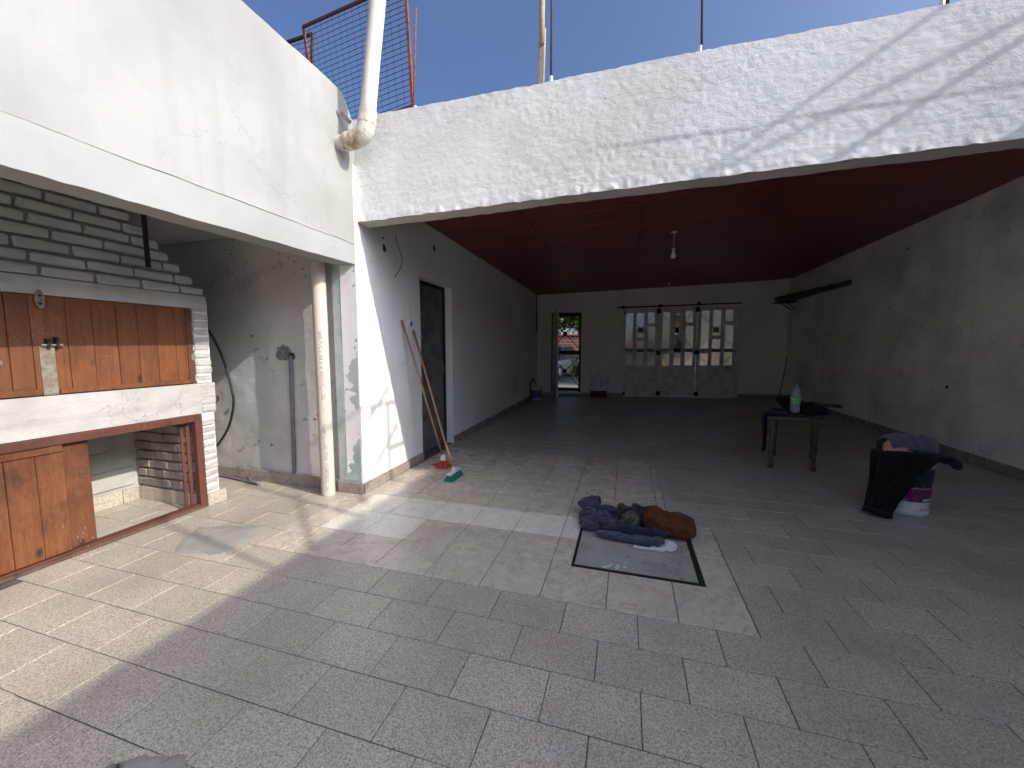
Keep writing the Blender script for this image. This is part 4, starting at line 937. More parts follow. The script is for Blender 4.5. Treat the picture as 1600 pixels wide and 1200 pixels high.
bm_ = fuse(body, .008, 5); o = link('body', bm_, 'dog_skin', dg_, smooth=True)
V_ = np.array([v.co[:] for v in o.data.vertices])+np.array(wloc(dg_)); N_ = np.array([v.normal[:] for v in o.data.vertices])
# coat: short tufts on head and neck
sel = np.where(V_[:, 0] < .165)[0]; mbv = []; mbf_ = []; tone = []
for _ in range(9500):
    i = sel[nrg.integers(len(sel))]; p = V_[i]+nrg.normal(0, .003, 3); n_ = N_[i]
    rel = p-np.array(HC); l = nrg.uniform(.010, .020)*(1.5 if rel[1] < -.05 else 1); flow = np.array([-.25, -.55, -.55]) if rel[1] < .03 else np.array([-.2, .2, -.2])
    d = n_*.65+flow*.6+nrg.normal(0, .28, 3); d /= np.linalg.norm(d); s = np.cross(d, nrg.normal(0, 1, 3)); s /= np.linalg.norm(s)+1e-9; w_ = .0011
    b = len(mbv); mbv += [p-s*w_, p+s*w_, p+d*l*.6+s*w_*.7, p+d*l]; mbf_.append((b, b+1, b+2, b+3))
    tz = np.clip(.32+.9*float(vnoise(p[0]*28, p[1]*28, p[2]*28, 4))*.5+nrg.normal(0, .16)+(.22 if rel[1] < -.03 else 0)-(.45 if p[0] > .105 else 0), 0, 1); tone += [tz]*4
fm = np_mesh('fur', np.array(mbv), mbf_); at = fm.attributes.new('tone', 'FLOAT', 'POINT'); at.data.foreach_set('value', tone); link('fur', fm, 'dog_fur', dg_)
MB().add(ell(HC+Vector((-.032, -.123, -.043)), (.011, .009, .009), n=10).v, ell((0, 0, 0), (1, 1, 1), n=10).f).build('nose', 'dog_nose', dg_, smooth=True)
for s_ in (-1, 1): e_ = HC+Vector((-.018+s_*.030, -.062+s_*.006, .012)); MB().add(ell(e_, (.007, .006, .007), n=10).v, ell((0, 0, 0), (1, 1, 1), n=10).f).build('eye', 'dog_nose', dg_, smooth=True)
jk = fuse([ell((.29, 2.83, .075), (.185, .100, .088), (0, .06, -.12)), ell((.37, 2.80, .070), (.115, .105, .080)), ell((.21, 2.845, .088), (.13, .096, .084), (0, .05, 0)), ell((.155, 2.84, .094), (.06, .086, .08))], .0075, 22)
_a = np.empty(len(jk.vertices)*3); jk.vertices.foreach_get('co', _a); _a = _a.reshape(-1, 3); _t = np.clip((_a[:, 0]-.14)/.33, 0, 1)
_sag = .020*np.sin(_t*9.5+fbm(_a[:, 1]*14, _a[:, 2]*9, 0, 2, 6)*2.2)*np.clip(_a[:, 2]*14, 0, 1); _a[:, 2] += _sag*.45; _a[:, 1] += .35*_sag
jk.vertices.foreach_set('co', _a.ravel()); jk.update(); jk = folds(jk, .014, 15, 3)
_a = np.empty(len(jk.vertices)*3); jk.vertices.foreach_get('co', _a); _a[2::3] *= .84; jk.vertices.foreach_set('co', _a)
bm = bmesh.new(); bm.from_mesh(jk); bmesh.ops.bisect_plane(bm, geom=bm.verts[:]+bm.edges[:]+bm.faces[:], plane_co=(.133, 2.83, .09), plane_no=(-1, -.12, -.1), clear_outer=True); bm.to_mesh(jk); bm.free()
o = link('jacket', jk, 'cloth_brown', dg_, smooth=True); m_ = o.modifiers.new('so', 'SOLIDIFY'); m_.thickness = .006; m_.offset = 1
MB().add(ell((.325, 2.918, .095), (.034, .016, .013), (0, .25, -.3)).v, ell((0, 0, 0), (1, 1, 1)).f).build('tail', 'dog_skin', dg_, smooth=True)
# ================================================================== brooms
def bristles(mb, c, ax, L, W, down, length, n, spread=.25, w_=.0016):
    ax = Vector(ax).normalized(); down = Vector(down).normalized(); sd = ax.cross(down).normalized()
    for _ in range(n):
        a, b = rng.uniform(-1, 1), rng.uniform(-1, 1); p = Vector(c)+ax*a*L/2+sd*b*W/2; d = (down+ax*a*spread*.5+sd*b*spread+Vector((rng.gauss(0, .07), rng.gauss(0, .07), rng.gauss(0, .04)))).normalized()
        e = p+d*length*rng.uniform(.85, 1.05); e.z = max(e.z, .003); s = d.cross(Vector((rng.gauss(0, 1), rng.gauss(0, 1), 0))).normalized()*w_; mb.add([p-s, p+s, e+s*.8, e-s*.8], [(0, 1, 2, 3)])
    return mb
top = px(0, swx(3.7)+.014, 646, 516); foot = fl(708, 734, .075)
br = thing('green_broom', 'wooden broom with green bristles leaning on the side wall', 'broom', (foot.x, foot.y, 0))
MB().tube([top, foot], .0115, 10).build('handle', 'wood_handle', br, smooth=True)
hd_c = foot+Vector((.015, -.02, -.012)); hax = (fl(726, 729)-fl(700, 748)).normalized()
HM = Matrix.Translation(hd_c) @ Matrix(((hax.x, -hax.y, 0), (hax.y, hax.x, 0), (0, 0, 1))).to_4x4()
MB().box(-.115, .115, -.026, .026, -.012, .014, HM).build('head', 'broom_white', br, bevel=.008)
MB().lathe([(.018, -.01), (.020, .03), (.014, .05)], hd_c, 12).build('socket', 'broom_white', br, smooth=True)
bristles(MB(), hd_c-Vector((0, 0, .012)), hax, .23, .05, (0.05, -.1, -1), .062, 2600, .45, .002).build('bristles', 'broom_green', br)
top = px(0, swx(3.5)+.014, 628, 500); foot = fl(693, 716, .10)
mo = thing('red_mop', 'wooden handled mop with a tuft of red strands leaning on the side wall', 'mop', (foot.x, foot.y, 0))
MB().tube([top, foot], .0115, 10).build('handle', 'wood_handle', mo, smooth=True)
MB().lathe([(.013, .045), (.028, .03), (.036, .0), (.034, -.02), (.0, -.022)], foot, 14).build('collar', 'broom_white', mo, smooth=True)
sm = MB()
for k in range(150):
    a = rng.uniform(0, 6.283); r0 = rng.uniform(.005, .028); L_ = rng.uniform(.045, .085); p = foot+Vector((math.cos(a)*r0, math.sin(a)*r0, -.018)); q = foot+Vector((math.cos(a)*L_*.62, math.sin(a)*L_*.62, -.05)); e = foot+Vector((math.cos(a)*L_+rng.gauss(0, .008), math.sin(a)*L_+rng.gauss(0, .008), -.10+.004+rng.uniform(0, .012))); sm.tube(curve_pts([p, q, e], 4), .0036, 4)
sm.build('strands', 'broom_red', mo, smooth=True)
rg_c = fl(684, 727, 0); P = heap((rg_c.x, rg_c.y, .02), (.09, .09), (.17, .17), 61, .07, 22, 22); o = link('red_rag', grid_mesh('g', P, .004), 'broom_red', None, smooth=True); tag(o, 'small crumpled red rag on the floor behind the mop', 'rag')
# ================================================================== table
tb_c = Vector((1.85, 5.07, 0)); ta = Vector((1.512, 4.74)); tbv = Vector((1.896, 4.715)); tcv = Vector((1.72, 5.30)); tdv = Vector((2.10, 5.275))
tb = thing('low_table', 'worn low wooden table with turned legs standing in the garage', 'table', (1.8, 5.0, 0))
leg_prof = [(.0, 0), (.022, 0), (.026, .01), (.028, .03), (.02, .055), (.017, .07), (.023, .16), (.029, .25), (.024, .262), (.031, .272), (.024, .284), (.029, .33), (.034, .40), (.03, .44), (.024, .46), (.03, .47), (.033, .50), (.03, .53)]
lm = MB().lathe(leg_prof, (0, 0, 0), 14).mesh('leg'); lm.materials.append(MT('wood_old')); lm.polygons.foreach_set('use_smooth', [True]*len(lm.polygons))
for q, t_ in ((ta, .03), (tbv, -.02), (tcv, .02), (tdv, -.03)): put('leg', lm, tb, (q.x, q.y, 0), (rng.uniform(-.02, .02), t_, rng.uniform(0, 6)))
e1 = (tbv-ta).normalized(); e2 = (tcv-ta).normalized()
def tp(a, b, z): p = ta+e1*a+e2*b; return (p.x, p.y, z)
for (b0, b1, a0, a1, dz_) in ((-.06, .11, -.05, .33, 0), (.113, .30, -.06, .45, .003), (.303, .47, -.05, .44, -.002), (.473, .66, -.05, .45, .002)):
    MB().add([tp(a, b, z) for z in (.532+dz_, .562+dz_) for (a, b) in ((a0, b0), (a1, b0), (a1, b1), (a0, b1))], [(3, 2, 1, 0), (4, 5, 6, 7), (0, 1, 5, 4), (1, 2, 6, 5), (2, 3, 7, 6), (3, 0, 4, 7)]).build('top_board', 'wood_old', tb, bevel=.003, jitter=.0012)
MB().add([tp(a, b, z) for z in (.525, .548) for (a, b) in ((.335, -.05), (.50, -.03), (.46, .05), (.335, .10))], [(3, 2, 1, 0), (4, 5, 6, 7), (0, 1, 5, 4), (1, 2, 6, 5), (2, 3, 7, 6), (3, 0, 4, 7)]).build('broken_board', 'wood_old', tb, bevel=.003)
MB().bar(tp(0, .57, .505), tp(.38, .57, .505), .02, .05).bar(tp(0, .02, .505), tp(0, .55, .505), .02, .05).build('apron', 'wood_old', tb)
TT = .567
fc = MB().add([tp(a, b, z) for z in (TT, TT+.022) for (a, b) in ((.02, .02), (.28, -.01), (.32, .2), (.06, .24))], [(3, 2, 1, 0), (4, 5, 6, 7), (0, 1, 5, 4), (1, 2, 6, 5), (2, 3, 7, 6), (3, 0, 4, 7)]).build('flat_case', 'black_iron', bevel=.004); tag(fc, 'flat dark case lying under the bottle on the table', 'case')
bc = Vector(tp(.19, .09, TT+.0225)); bt_ = thing('water_bottle', 'clear plastic bottle with bright green label on the table', 'bottle', tuple(bc))
bp = [(0, .004), (.03, .001), (.042, .006), (.046, .02), (.0455, .05), (.0435, .055), (.0455, .06), (.0455, .10), (.0445, .105), (.0445, .175), (.0455, .18), (.0455, .205), (.043, .235), (.034, .265), (.022, .285), (.0155, .298), (.014, .318)]
MB().lathe(bp, bc, 24).build('bottle_body', 'bottle_plastic', bt_, smooth=True); m_ = bt_.children[0].modifiers.new('so', 'SOLIDIFY'); m_.thickness = .0012
MB().lathe([(.0462, .107), (.0464, .11), (.0464, .17), (.0462, .174)], bc, 24).build('label', 'label_green', bt_, smooth=True)
MB().lathe([(.0165, .300), (.0165, .322), (.014, .325), (.0, .326)], bc, 16).build('cap', 'cap_green', bt_, smooth=True)
o = link('black_bag', fuse([ell(tp(.33, .17, TT+.065), (.14, .09, .085)), ell(tp(.14, .26, TT+.10), (.09, .08, .105), (0, -.3, 0)), ell(tp(.42, .14, TT+.045), (.07, .08, .045)), ell(tp(.05, .25, TT+.12), (.03, .05, .06), (0, -.5, 0))], .012, 4, .014, 13, 8), 'cloth_black', None, smooth=True)
tag(o, 'shapeless black bag slumped behind the bottle on the table', 'bag')
hm = thing('black_tool_handle', 'black bar shaped tool sticking out over the table edge', 'tool', tp(.4, .12, TT+.12))
MB().tube([tp(.20, .17, TT+.125), tp(.46, .11, TT+.118), tp(.60, .08, TT+.115)], [.016, .018, .017], 10).build('grip', 'hose_black', hm, smooth=True)
MB().bar(tp(.36, .13, TT+.10), tp(.43, .11, TT+.03), .03, .05).build('head', 'hose_black', hm, bevel=.006)
# trousers hanging over the table end
P0_ = np.zeros((30, 40, 3)); Pw = []
for i in range(30):
    for j in range(40):
        u = i/29; v = j/39; L_ = v*.62; b = .02+.20*u
        if L_ < .20: a = .14-L_; z = TT+.012
        else: a = -.07-.012*math.sin(u*9)-.02*(L_-.2); z = TT+.012-(L_-.2)*1.02
        p = tp(a, b*(1-.35*max(0, L_-.2)), z); P0_[i, j] = p
P0_[..., 0] += .016*fbm(np.arange(30)[:, None]/29*5, np.arange(40)[None]/39*3, 0, 2, 3); P0_[..., 2] += .012*np.abs(fbm(np.arange(30)[:, None]/29*6, np.arange(40)[None]/39*6, 0, 2, 8))
o = link('black_trousers', grid_mesh('g', P0_, .012), 'cloth_black', None, smooth=True); tag(o, 'black trousers hanging down off the end of the low table', 'trousers'); subdiv_smooth(o)
P1_ = np.zeros((26, 26, 3))
for i in range(26):
    for j in range(26):
        u = i/25; v = j/25; L_ = v*.36; b = -.035+.20*u
        if L_ < .2: a = .13-L_*1.02; z = TT+.03
        else: a = -.085-.01*math.sin(u*12); z = TT+.026-(L_-.2)
        P1_[i, j] = tp(a, b, z)
P1_[..., 2] += .016*fbm(np.arange(26)[:, None]/25*5, np.arange(26)[None]/25*5, 0, 2, 18); P1_[..., 0] += .012*fbm(np.arange(26)[:, None]/25*5, np.arange(26)[None]/25*4, 0, 2, 28)
o = link('blue_cloth', grid_mesh('g', P1_, .008), 'cloth_darkblue', None, smooth=True); tag(o, 'dark blue cloth folded over the end of the low table', 'cloth'); subdiv_smooth(o)
a = px(0, 3.78, 1220, 607); b = px(0, 3.83, 1226, 560); a.z = .0; o = MB().tube([(3.62, 11.05, .0), (3.80, 11.2, 1.05)], .010, 8).build('thin_stick', 'hose_black'); tag(o, 'thin dark stick leaning in the far corner of the garage', 'stick')
# ================================================================== paint bucket and what hangs on it
BC = Vector((2.13, 3.77, 0)); bu = thing('paint_bucket', 'large white paint bucket with navy and magenta label, draped with clothes', 'bucket', tuple(BC))
def brad(z): return .150+.016*z/.44
MB().lathe([(0, .004), (.14, .004), (.146, 0), (.152, .004), (.156, .012), (.156, .034), (brad(.04), .04), (brad(.40), .40), (.175, .402), (.176, .44), (.168, .44), (.162, .40), (.145, .03), (0, .03)], BC, 48).build('shell', 'bucket_white', bu); autosmooth(bu.children[0], 35)
def band(nm, z0, z1, a0, a1, mat):
    n = 40; V = []; F = []
    for i in range(n+1):
        a = R(a0+(a1-a0)*i/n)
        for z in (z0, z1): r = brad(z)+.0015; V.append((BC.x+r*math.cos(a), BC.y+r*math.sin(a), z))
    for i in range(n): F.append((2*i, 2*i+2, 2*i+3, 2*i+1))
    return link(nm, np_mesh(nm, V, F), mat, bu, smooth=True)
band('navy_band', .225, .375, -190, 20, 'bucket_navy'); band('magenta_band', .115, .221, -190, 20, 'bucket_magenta')
band('white_strip', .126, .142, -75, -20, 'bucket_white')
def bt2(a0, z0):
    return lambda x, y: (BC.x+(brad(z0)+.003)*math.cos(R(a0)+x/.155), BC.y+(brad(z0)+.003)*math.sin(R(a0)+x/.155), z0+y)
text_mesh('dil', .05, bt2(-52, .235), mat='white_paint', parent=bu); text_mesh('&', .05, bt2(-58, .315), mat='cloth_grey', parent=bu); text_mesh('20 lts', .026, bt2(-78, .05), mat='ink', parent=bu)
MB().tube(curve_pts([BC+Vector((.178*math.cos(R(t_)), .178*math.sin(R(t_)), .40-.14*math.sin(R(180*(t_-10)/170)))) for t_ in range(10, 181, 17)], 24), .003, 6).build('wire_handle', 'steel', bu, smooth=True)
# jacket: over the rim, down the front, onto the floor
nu_, nv2 = 56, 60
P = np.zeros((nu_, nv2, 3)); fA, fB = fl(1346, 800), fl(1392, 810); V2 = Vector((-.49, -.87))
for i in range(nu_):
    u = i/(nu_-1); ang = R(-207+u*172)
    for j in range(nv2):
        v = j/(nv2-1); rr0 = .015+.173*min(1, v/.12)
        if v < .12: p = np.array([BC.x+rr0*math.cos(ang), BC.y+rr0*math.sin(ang), 0.474-.016*(v/.12)**2])
        else:
            t = (v-.12)/.88; u2 = u*(1-t)**2.2+(.02+.50*u)*(1-(1-t)**2.2)      # the free edge drifts to one side as it falls
            a2 = R(-207+(u2*172)*(1-.10*t)); k = t**2.6
            r2 = .188+.012*math.sin(u*17+t*3)+.006*math.sin(u*31-t*5)
            q = np.array([BC.x+r2*math.cos(a2), BC.y+r2*math.sin(a2), .456*(1-t)**1.0+.012])
            b = np.array(fA)*(1-u)+np.array(fB)*u; b[2] = .014+.014*math.sin(u*14)**2
            p = q*(1-k)+b*k
        P[i, j] = p
uu = np.arange(nu_)[:, None]/nu_; vv = np.arange(nv2)[None]/nv2
fo = .018*fbm(uu*8+vv*4, vv*2.6, 0, 4, 44)*np.clip(vv*4, 0, 1); P[..., 0] += -.49*(fo+.010); P[..., 1] += -.87*(fo+.010); P[..., 2] = np.maximum(P[..., 2], .008)
jt = thing('dark_jacket', 'black jacket hanging over the paint bucket down to the floor', 'jacket', (2.0, 3.6, 0))
o = link('fabric', grid_mesh('g', P, .012), 'cloth_black', jt, smooth=True); subdiv_smooth(o)
o = link('sleeve', tube_cloth([(2.22, 3.62, .455), (2.275, 3.59, .462), (2.325, 3.60, .44), (2.36, 3.63, .405)], [.03, .038, .036, .03], 52, .8, wr=.25, open_end=False), 'cloth_black', jt, smooth=True)
o = link('collar', tube_cloth([(1.965, 3.70, .462), (2.02, 3.62, .478), (2.13, 3.585, .485), (2.24, 3.635, .475), (2.29, 3.72, .458)], [.022, .03, .033, .03, .022], 55, .8, wr=.25, open_end=False), 'cloth_black', jt, smooth=True)
c1 = fl(1362, 806); o = link('cuff', tube_cloth([(c1.x-.02, c1.y+.05, .04), (c1.x+.04, c1.y-.005, .028), (c1.x+.11, c1.y-.03, .025)], [.03, .035, .03], 58, .7, open_end=False), 'cloth_black', jt, smooth=True)
# rags bundled in the bucket and a cap on top
o = link('printed_rag', fuse([ell((2.06, 3.74, .50), (.09, .09, .075)), ell((2.03, 3.72, .545), (.05, .06, .05))], .012, 4, .012, 15, 3), 'cloth_print', None, smooth=True); tag(o, 'red and cream patterned rag bundled in the paint bucket', 'rag')
o = link('orange_rag', fuse([ell((2.21, 3.76, .50), (.075, .085, .075)), ell((2.215, 3.74, .55), (.055, .06, .045))], .012, 4, .012, 15, 4), 'cloth_orange', None, smooth=True); tag(o, 'orange brown rag bundled in the paint bucket', 'rag')
cz = .592
P = np.zeros((36, 36, 3))
for i in range(36):
    for j in range(36):
        u = i/35*2-1; v = j/35*2-1; P[i, j] = (2.13+u*.165, 3.77+v*.15, cz+.05-.03*abs(u)**2)
def colc(P):
    m = P[..., 2] < .1
    for (o_, r_) in (((2.06, 3.76, .50), (.125, .125, .105)), ((2.20, 3.77, .50), (.115, .115, .105)), ((2.13, 3.76, .52), (.10, .11, .09)), ((2.035, 3.72, .545), (.075, .085, .075)), ((2.215, 3.74, .55), (.075, .08, .065))):
        d = (P-np.array(o_))/np.array(r_); l = np.linalg.norm(d, axis=-1); k = l < 1
        if k.any(): P[k] = np.array(o_)+d[k]/l[k][:, None]*np.array(r_); m |= k
    return m
P[..., 2] += .01*fbm(np.arange(36)[:, None]/35*4, np.arange(36)[None]/35*4, 0, 2, 71)
P = pbd(P, .335, .31, colc, 14, 8, damp=.95, fric=.8, bend=.5)
o = link('grey_cap_cloth', grid_mesh('g', P, .005), 'cloth_grey', None, smooth=True); tag(o, 'grey folded cloth laid over the rags on top of the bucket', 'cloth'); subdiv_smooth(o)
# ================================================================== pendant bulbs
def pendant(x, y, cord, label):
    z = ceil_z(x)-.018; t = thing('pendant_bulb', label, 'light bulb', (x, y, z-cord-.13), 'bare bulbs hanging from the ceiling')
    MB().lathe([(0, 0), (.035, 0), (.04, -.012), (.012, -.022), (0, -.022)], (x, y, z), 14).build('ceiling_rose', 'lamp_white', t, smooth=True)
    MB().tube([(x, y, z-.02), (x, y, z-cord)], .0035, 6).build('cord', 'lamp_white', t)
    MB().lathe([(.0, .0), (.018, -.004), (.021, -.02), (.021, -.05), (.0, -.052)], (x, y, z-cord), 14).build('socket', 'lamp_white', t, smooth=True)
    MB().lathe([(.013, -.05), (.018, -.065), (.031, -.09), (.034, -.108), (.029, -.128), (.014, -.141), (0, -.143)], (x, y, z-cord), 18).build('bulb', 'bulb_glass', t, smooth=True)
pendant(.56, 5.75, .21, 'bare bulb hanging on a short cord from the red ceiling'); pendant(.93, 10.2, .02, 'small bare bulb close against the ceiling near the garage door')

# ================================================================== garage door, street door
def bkp(zx, zy): return bk(960+zx/7.27, 465+zy/7.27)
gd = thing('garage_door', 'grey white folding garage door of three glazed leaves', 'garage door', (*bw((g0+g1)/2, 0), 0))
leaves = [(g0+.012, bkp(500, 600)[0], [(130, 215, 175, 605), (130, 213, 648, 772), (255, 342, 175, 455), (253, 338, 490, 772), (383, 467, 165, 292), (381, 466, 330, 772)]),
          (bkp(506, 600)[0], bkp(932, 600)[0], [(549, 635, 165, 605), (543, 631, 640, 772), (695, 757, 175, 425), (675, 762, 485, 770), (813, 904, 150, 280), (808, 901, 320, 772)]),
          (bkp(938, 600)[0], g1-.012, [(990, 1085, 145, 595), (976, 1071, 635, 770), (1126, 1222, 140, 430), (1112, 1210, 470, 770), (1270, 1363, 135, 265), (1256, 1356, 310, 770)])]
OFF = -.03
for li, (ua, ub, panes) in enumerate(leaves):
    holes = []
    for (x0, x1, y0, y1) in panes:
        xa = bkp(x0, (y0+y1)/2); xb = bkp(x1, (y0+y1)/2); xm = (x0+x1)/2; holes.append((xa[0]-ua, xb[0]-ua, bkp(xm, y1)[1], bkp(xm, y0)[1]))
    lo = wall('leaf', bw(ua, OFF), bw(ub-.004, OFF), .012, gz-.012, .04, 'door_paint', holes=holes, res=.4, parent=gd, smooth=False)
    for k, h in enumerate(holes):
        um = ua+(h[0]+h[1])/2; pw_ = h[1]-h[0]; c = bw(um, OFF-.022); ang = math.atan2(BD[1], BD[0])
        me = unit_piece(pw_-.002, .004, h[3]-h[2]-.002, 0); me.materials.append(MT('dark_glass' if (li == 1 and k in (2, 3)) else 'frosted_glass')); put('pane', me, lo, (c[0], c[1], (h[2]+h[3])/2), (0, 0, ang))
    # mouldings: rail between panes and panel, lower panel frame
    zr = bkp((panes[0][0]+panes[-1][1])/2, 790)[1]
    a, b = bw(ua+.04, OFF+.006), bw(ub-.05, OFF+.006); MB().bar((a[0], a[1], zr), (b[0], b[1], zr), .016, .05).build('mid_rail', 'door_paint', lo, bevel=.003)
    for f_ in (.01, .99):
        u_ = ua+.05+(ub-ua-.1)*f_; p = bw(u_, OFF+.004); MB().bar((p[0], p[1], .06), (p[0], p[1], zr-.03), .018, .010, (BD[1], -BD[0], 0)).build('moulding', 'door_paint', lo)
    for f_ in (.33, .66):
        u_ = ua+.05+(ub-ua-.1)*f_; p = bw(u_, OFF+.002); MB().bar((p[0], p[1], .07), (p[0], p[1], zr-.03), .004, .006, (BD[1], -BD[0], 0)).build('moulding', 'door_paint', lo)
    # iron grille outside the glass
    gr_ = MB(); ym = bkp(500, 600)[1]; zt = gz-.08
    def gp(u, z): q = bw(u, OFF-.13); return (q[0], q[1], z)
    for (z0_, z1_) in ((.06, ym-.03), (ym+.03, zt)):
        cu, cz_ = (ua+ub)/2, (z0_+z1_)/2
        gr_.bar(gp(ua+.03, z0_), gp(ub-.03, z1_), .014, .014).bar(gp(ua+.03, z1_), gp(ub-.03, z0_), .014, .014); q = gp(cu, cz_); gr_.bar((q[0]-.07, q[1], q[2]), (q[0]+.07, q[1]+.028, q[2]), .02, .14)
    gr_.bar(gp(ua, ym), gp(ub, ym), .03, .09).bar(gp(ua+.01, .03), gp(ua+.01, zt), .03, .03).bar(gp(ub-.01, .03), gp(ub-.01, zt), .03, .03)
    gr_.build('grille', 'black_iron', gd)
for (zx, zy) in ((108, 170), (508, 150), (950, 135), (503, 628), (938, 622), (97, 1085), (496, 1088), (928, 1094)):
    u_, z_ = bkp(zx, zy); p = bw(u_, OFF+.022); q = bw(u_, OFF+.002); s = .055
    MB().bar((q[0], q[1], z_), (p[0], p[1], z_), 2*s, 2*s*(1.0 if zy > 300 else 1.15)).build('hinge_plate', 'black_iron', gd, bevel=.006)
u_, z_ = bkp(1378, 645); p = bw(u_, OFF+.003); q = bw(u_, OFF+.04); MB().tube([(p[0], p[1], z_+.07), (q[0], q[1], z_+.07), (q[0]-.09, q[1]-.015, z_+.07)], .009, 8).build('handle', 'black_iron', gd)
fr_ = MB()
for (ua_, ub_, za, zb) in ((g0+.0005, g0+.0115, 0, gz-.0005), (g1-.0115, g1-.0005, 0, gz-.0005), (g0+.0118, g1-.0118, gz-.0115, gz-.0005)):
    V8 = [(*bw(u, o_), z) for z in (za, zb) for (u, o_) in ((ua_, -.10), (ub_, -.10), (ub_, -.02), (ua_, -.02))]; fr_.add(V8, [(3, 2, 1, 0), (4, 5, 6, 7), (0, 1, 5, 4), (1, 2, 6, 5), (2, 3, 7, 6), (3, 0, 4, 7)])
fr_.build('frame', 'door_paint', gd)
# track rail above
tr = thing('door_track', 'black iron track rail fixed above the folding garage door', 'rail', (*bw(g0, .03), 2.36))
a = bkp(25, 122); b = bkp(1440, 62); A = bw(a[0], .035); B = bw(b[0], .035)
MB().tube([(A[0], A[1], a[1]+.01), (B[0], B[1], b[1]+.0)], .017, 8).build('rail', 'black_iron', tr)
for zx, zy in ((100, 112), (515, 96), (955, 72)):
    q = bkp(zx, zy); p = bw(q[0], .035); MB().lathe([(0, .05), (.045, .03), (.05, 0), (.045, -.03), (0, -.05)], (p[0], p[1], q[1]), 12).build('roller', 'black_iron', tr, smooth=True); p0_ = bw(q[0], .0); MB().bar((p0_[0], p0_[1], q[1]), (p[0], p[1], q[1]), .03, .03).build('bracket', 'black_iron', tr)
# battens stored on brackets along the boundary wall
for i, ye in enumerate((8.5, 8.95, 9.38, 9.83, 10.35, 10.8)):
    x = 3.775-i*.062; o = MB().box(x-.026, x+.026, ye, 11.28-i*.02, 2.405+.004*i, 2.492+.004*i).build('wooden_batten', 'wood_frame', bevel=.003, jitter=.001)
    tag(o, ['longest dark batten, against the boundary wall on the high rack', 'second longest dark batten on the high rack', 'third dark batten from the boundary wall on the high rack', 'fourth dark batten from the boundary wall on the high rack', 'second shortest dark batten on the high rack', 'shortest dark batten, outermost on the high rack'][i], 'batten', 'dark battens stacked on the high rack')
for y_ in (10.95, 11.2):
    bk_ = MB().bar((3.87, y_, 2.385), (3.42, y_, 2.385), .03, .03).bar((3.85, y_, 2.2), (3.6, y_, 2.37), .02, .02).build('rack_bracket', 'black_iron'); tag(bk_, 'iron rack bracket under the battens, next to the corner' if y_ > 11.1 else 'iron rack bracket under the battens, further from the corner', 'bracket', 'iron brackets of the high rack')
# street door leaf standing open, and the iron gate in the opening
od = thing('open_door_leaf', 'grey white street door leaf standing open into the garage', 'door', (-1.95, 10.2, 0))
hA = np.array(bw(d0h+.03, .01)); hB = np.array((fl(871.5, 626.5).x, fl(871.5, 626.5).y)); hB = hA+(hB-hA)/np.linalg.norm(hB-hA)*.82
LL = .82
wall('leaf', tuple(hA), tuple(hB), .015, 2.22, .035, 'door_paint', holes=((.1, .22, 1.0, 2.08), (.29, .41, 1.0, 2.08), (.48, .60, 1.0, 2.08)), res=.5, parent=od, smooth=False)
for k in range(3):
    c = hA+(hB-hA)/LL*(.16+.19*k); me = unit_piece(.118, .004, 1.078, 0); me.materials.append(MT('frosted_glass')); dd_ = (hB-hA)/LL; nrm = np.array([dd_[1], -dd_[0]]); c = c-nrm*.018; put('pane', me, od, (c[0], c[1], 1.54), (0, 0, math.atan2(dd_[1], dd_[0])))
c = hA+(hB-hA)/LL*.75; MB().tube([(c[0]+.0, c[1]-.0, 1.03), (c[0]+nrm[0]*.05, c[1]+nrm[1]*.05, 1.03), (c[0]+nrm[0]*.05-dd_[0]*.1, c[1]+nrm[1]*.05-dd_[1]*.1, 1.03)], .009, 8).build('handle', 'steel', od)
ig = thing('iron_gate', 'black iron gate with crossed bars and round bosses in the street doorway', 'gate', (*bw((d0h+d1)/2, -.1), 0))
def gp2(u, z, o_=-.12): q = bw(u, o_); return (q[0], q[1], z)
ga, gb = d0h+.02, d1-.005
def zpx(y, x=888): return bk(x, y)[1]
MB().bar(gp2(ga, .09), gp2(ga, 2.18), .05, .05, (BD[1], -BD[0], 0)).bar(gp2(gb-.02, .09), gp2(gb-.02, 2.18), .05, .05, (BD[1], -BD[0], 0)).bar(gp2(ga, zpx(491)), gp2(gb, zpx(491)), .05, .10).bar(gp2(ga, zpx(551)), gp2(gb, zpx(551)), .05, .105).bar(gp2(ga, zpx(609)), gp2(gb, zpx(609)), .05, .09).build('frame', 'black_iron', ig)
gl, grr = bk(850.5, 550)[0], bk(904, 550)[0]
for (ya, yb) in ((495, 547), (555, 606)):
    zc = (zpx(ya)+zpx(yb))/2; uc = bk(883, 550)[0]
    zc = zpx(521) if ya == 495 else zpx(580)
    for (u2, y2) in ((gb, ya+2), (gb, yb), (ga, ya+2), (ga, yb)): MB().tube([gp2(uc, zc), gp2(u2, zpx(y2))], .011, 6).build('cross_bar', 'black_iron', ig)
    q = gp2(uc, zc); MB().lathe([(0, .02), (.05, .018), (.06, 0), (.05, -.018), (0, -.02)], q, 14, Matrix.Rotation(R(90), 4, 'X')).build('boss', 'black_iron', ig, smooth=True)
V8 = [(*bw(u, o_), z) for z in (0.001, .055) for (u, o_) in ((d0h+.003, -.199), (d1-.003, -.199), (d1-.003, -.001), (d0h+.003, -.001))]
o = MB().add(V8, [(3, 2, 1, 0), (4, 5, 6, 7), (0, 1, 5, 4), (1, 2, 6, 5), (2, 3, 7, 6), (3, 0, 4, 7)]).build('door_threshold', 'pavement_mat', bwl)
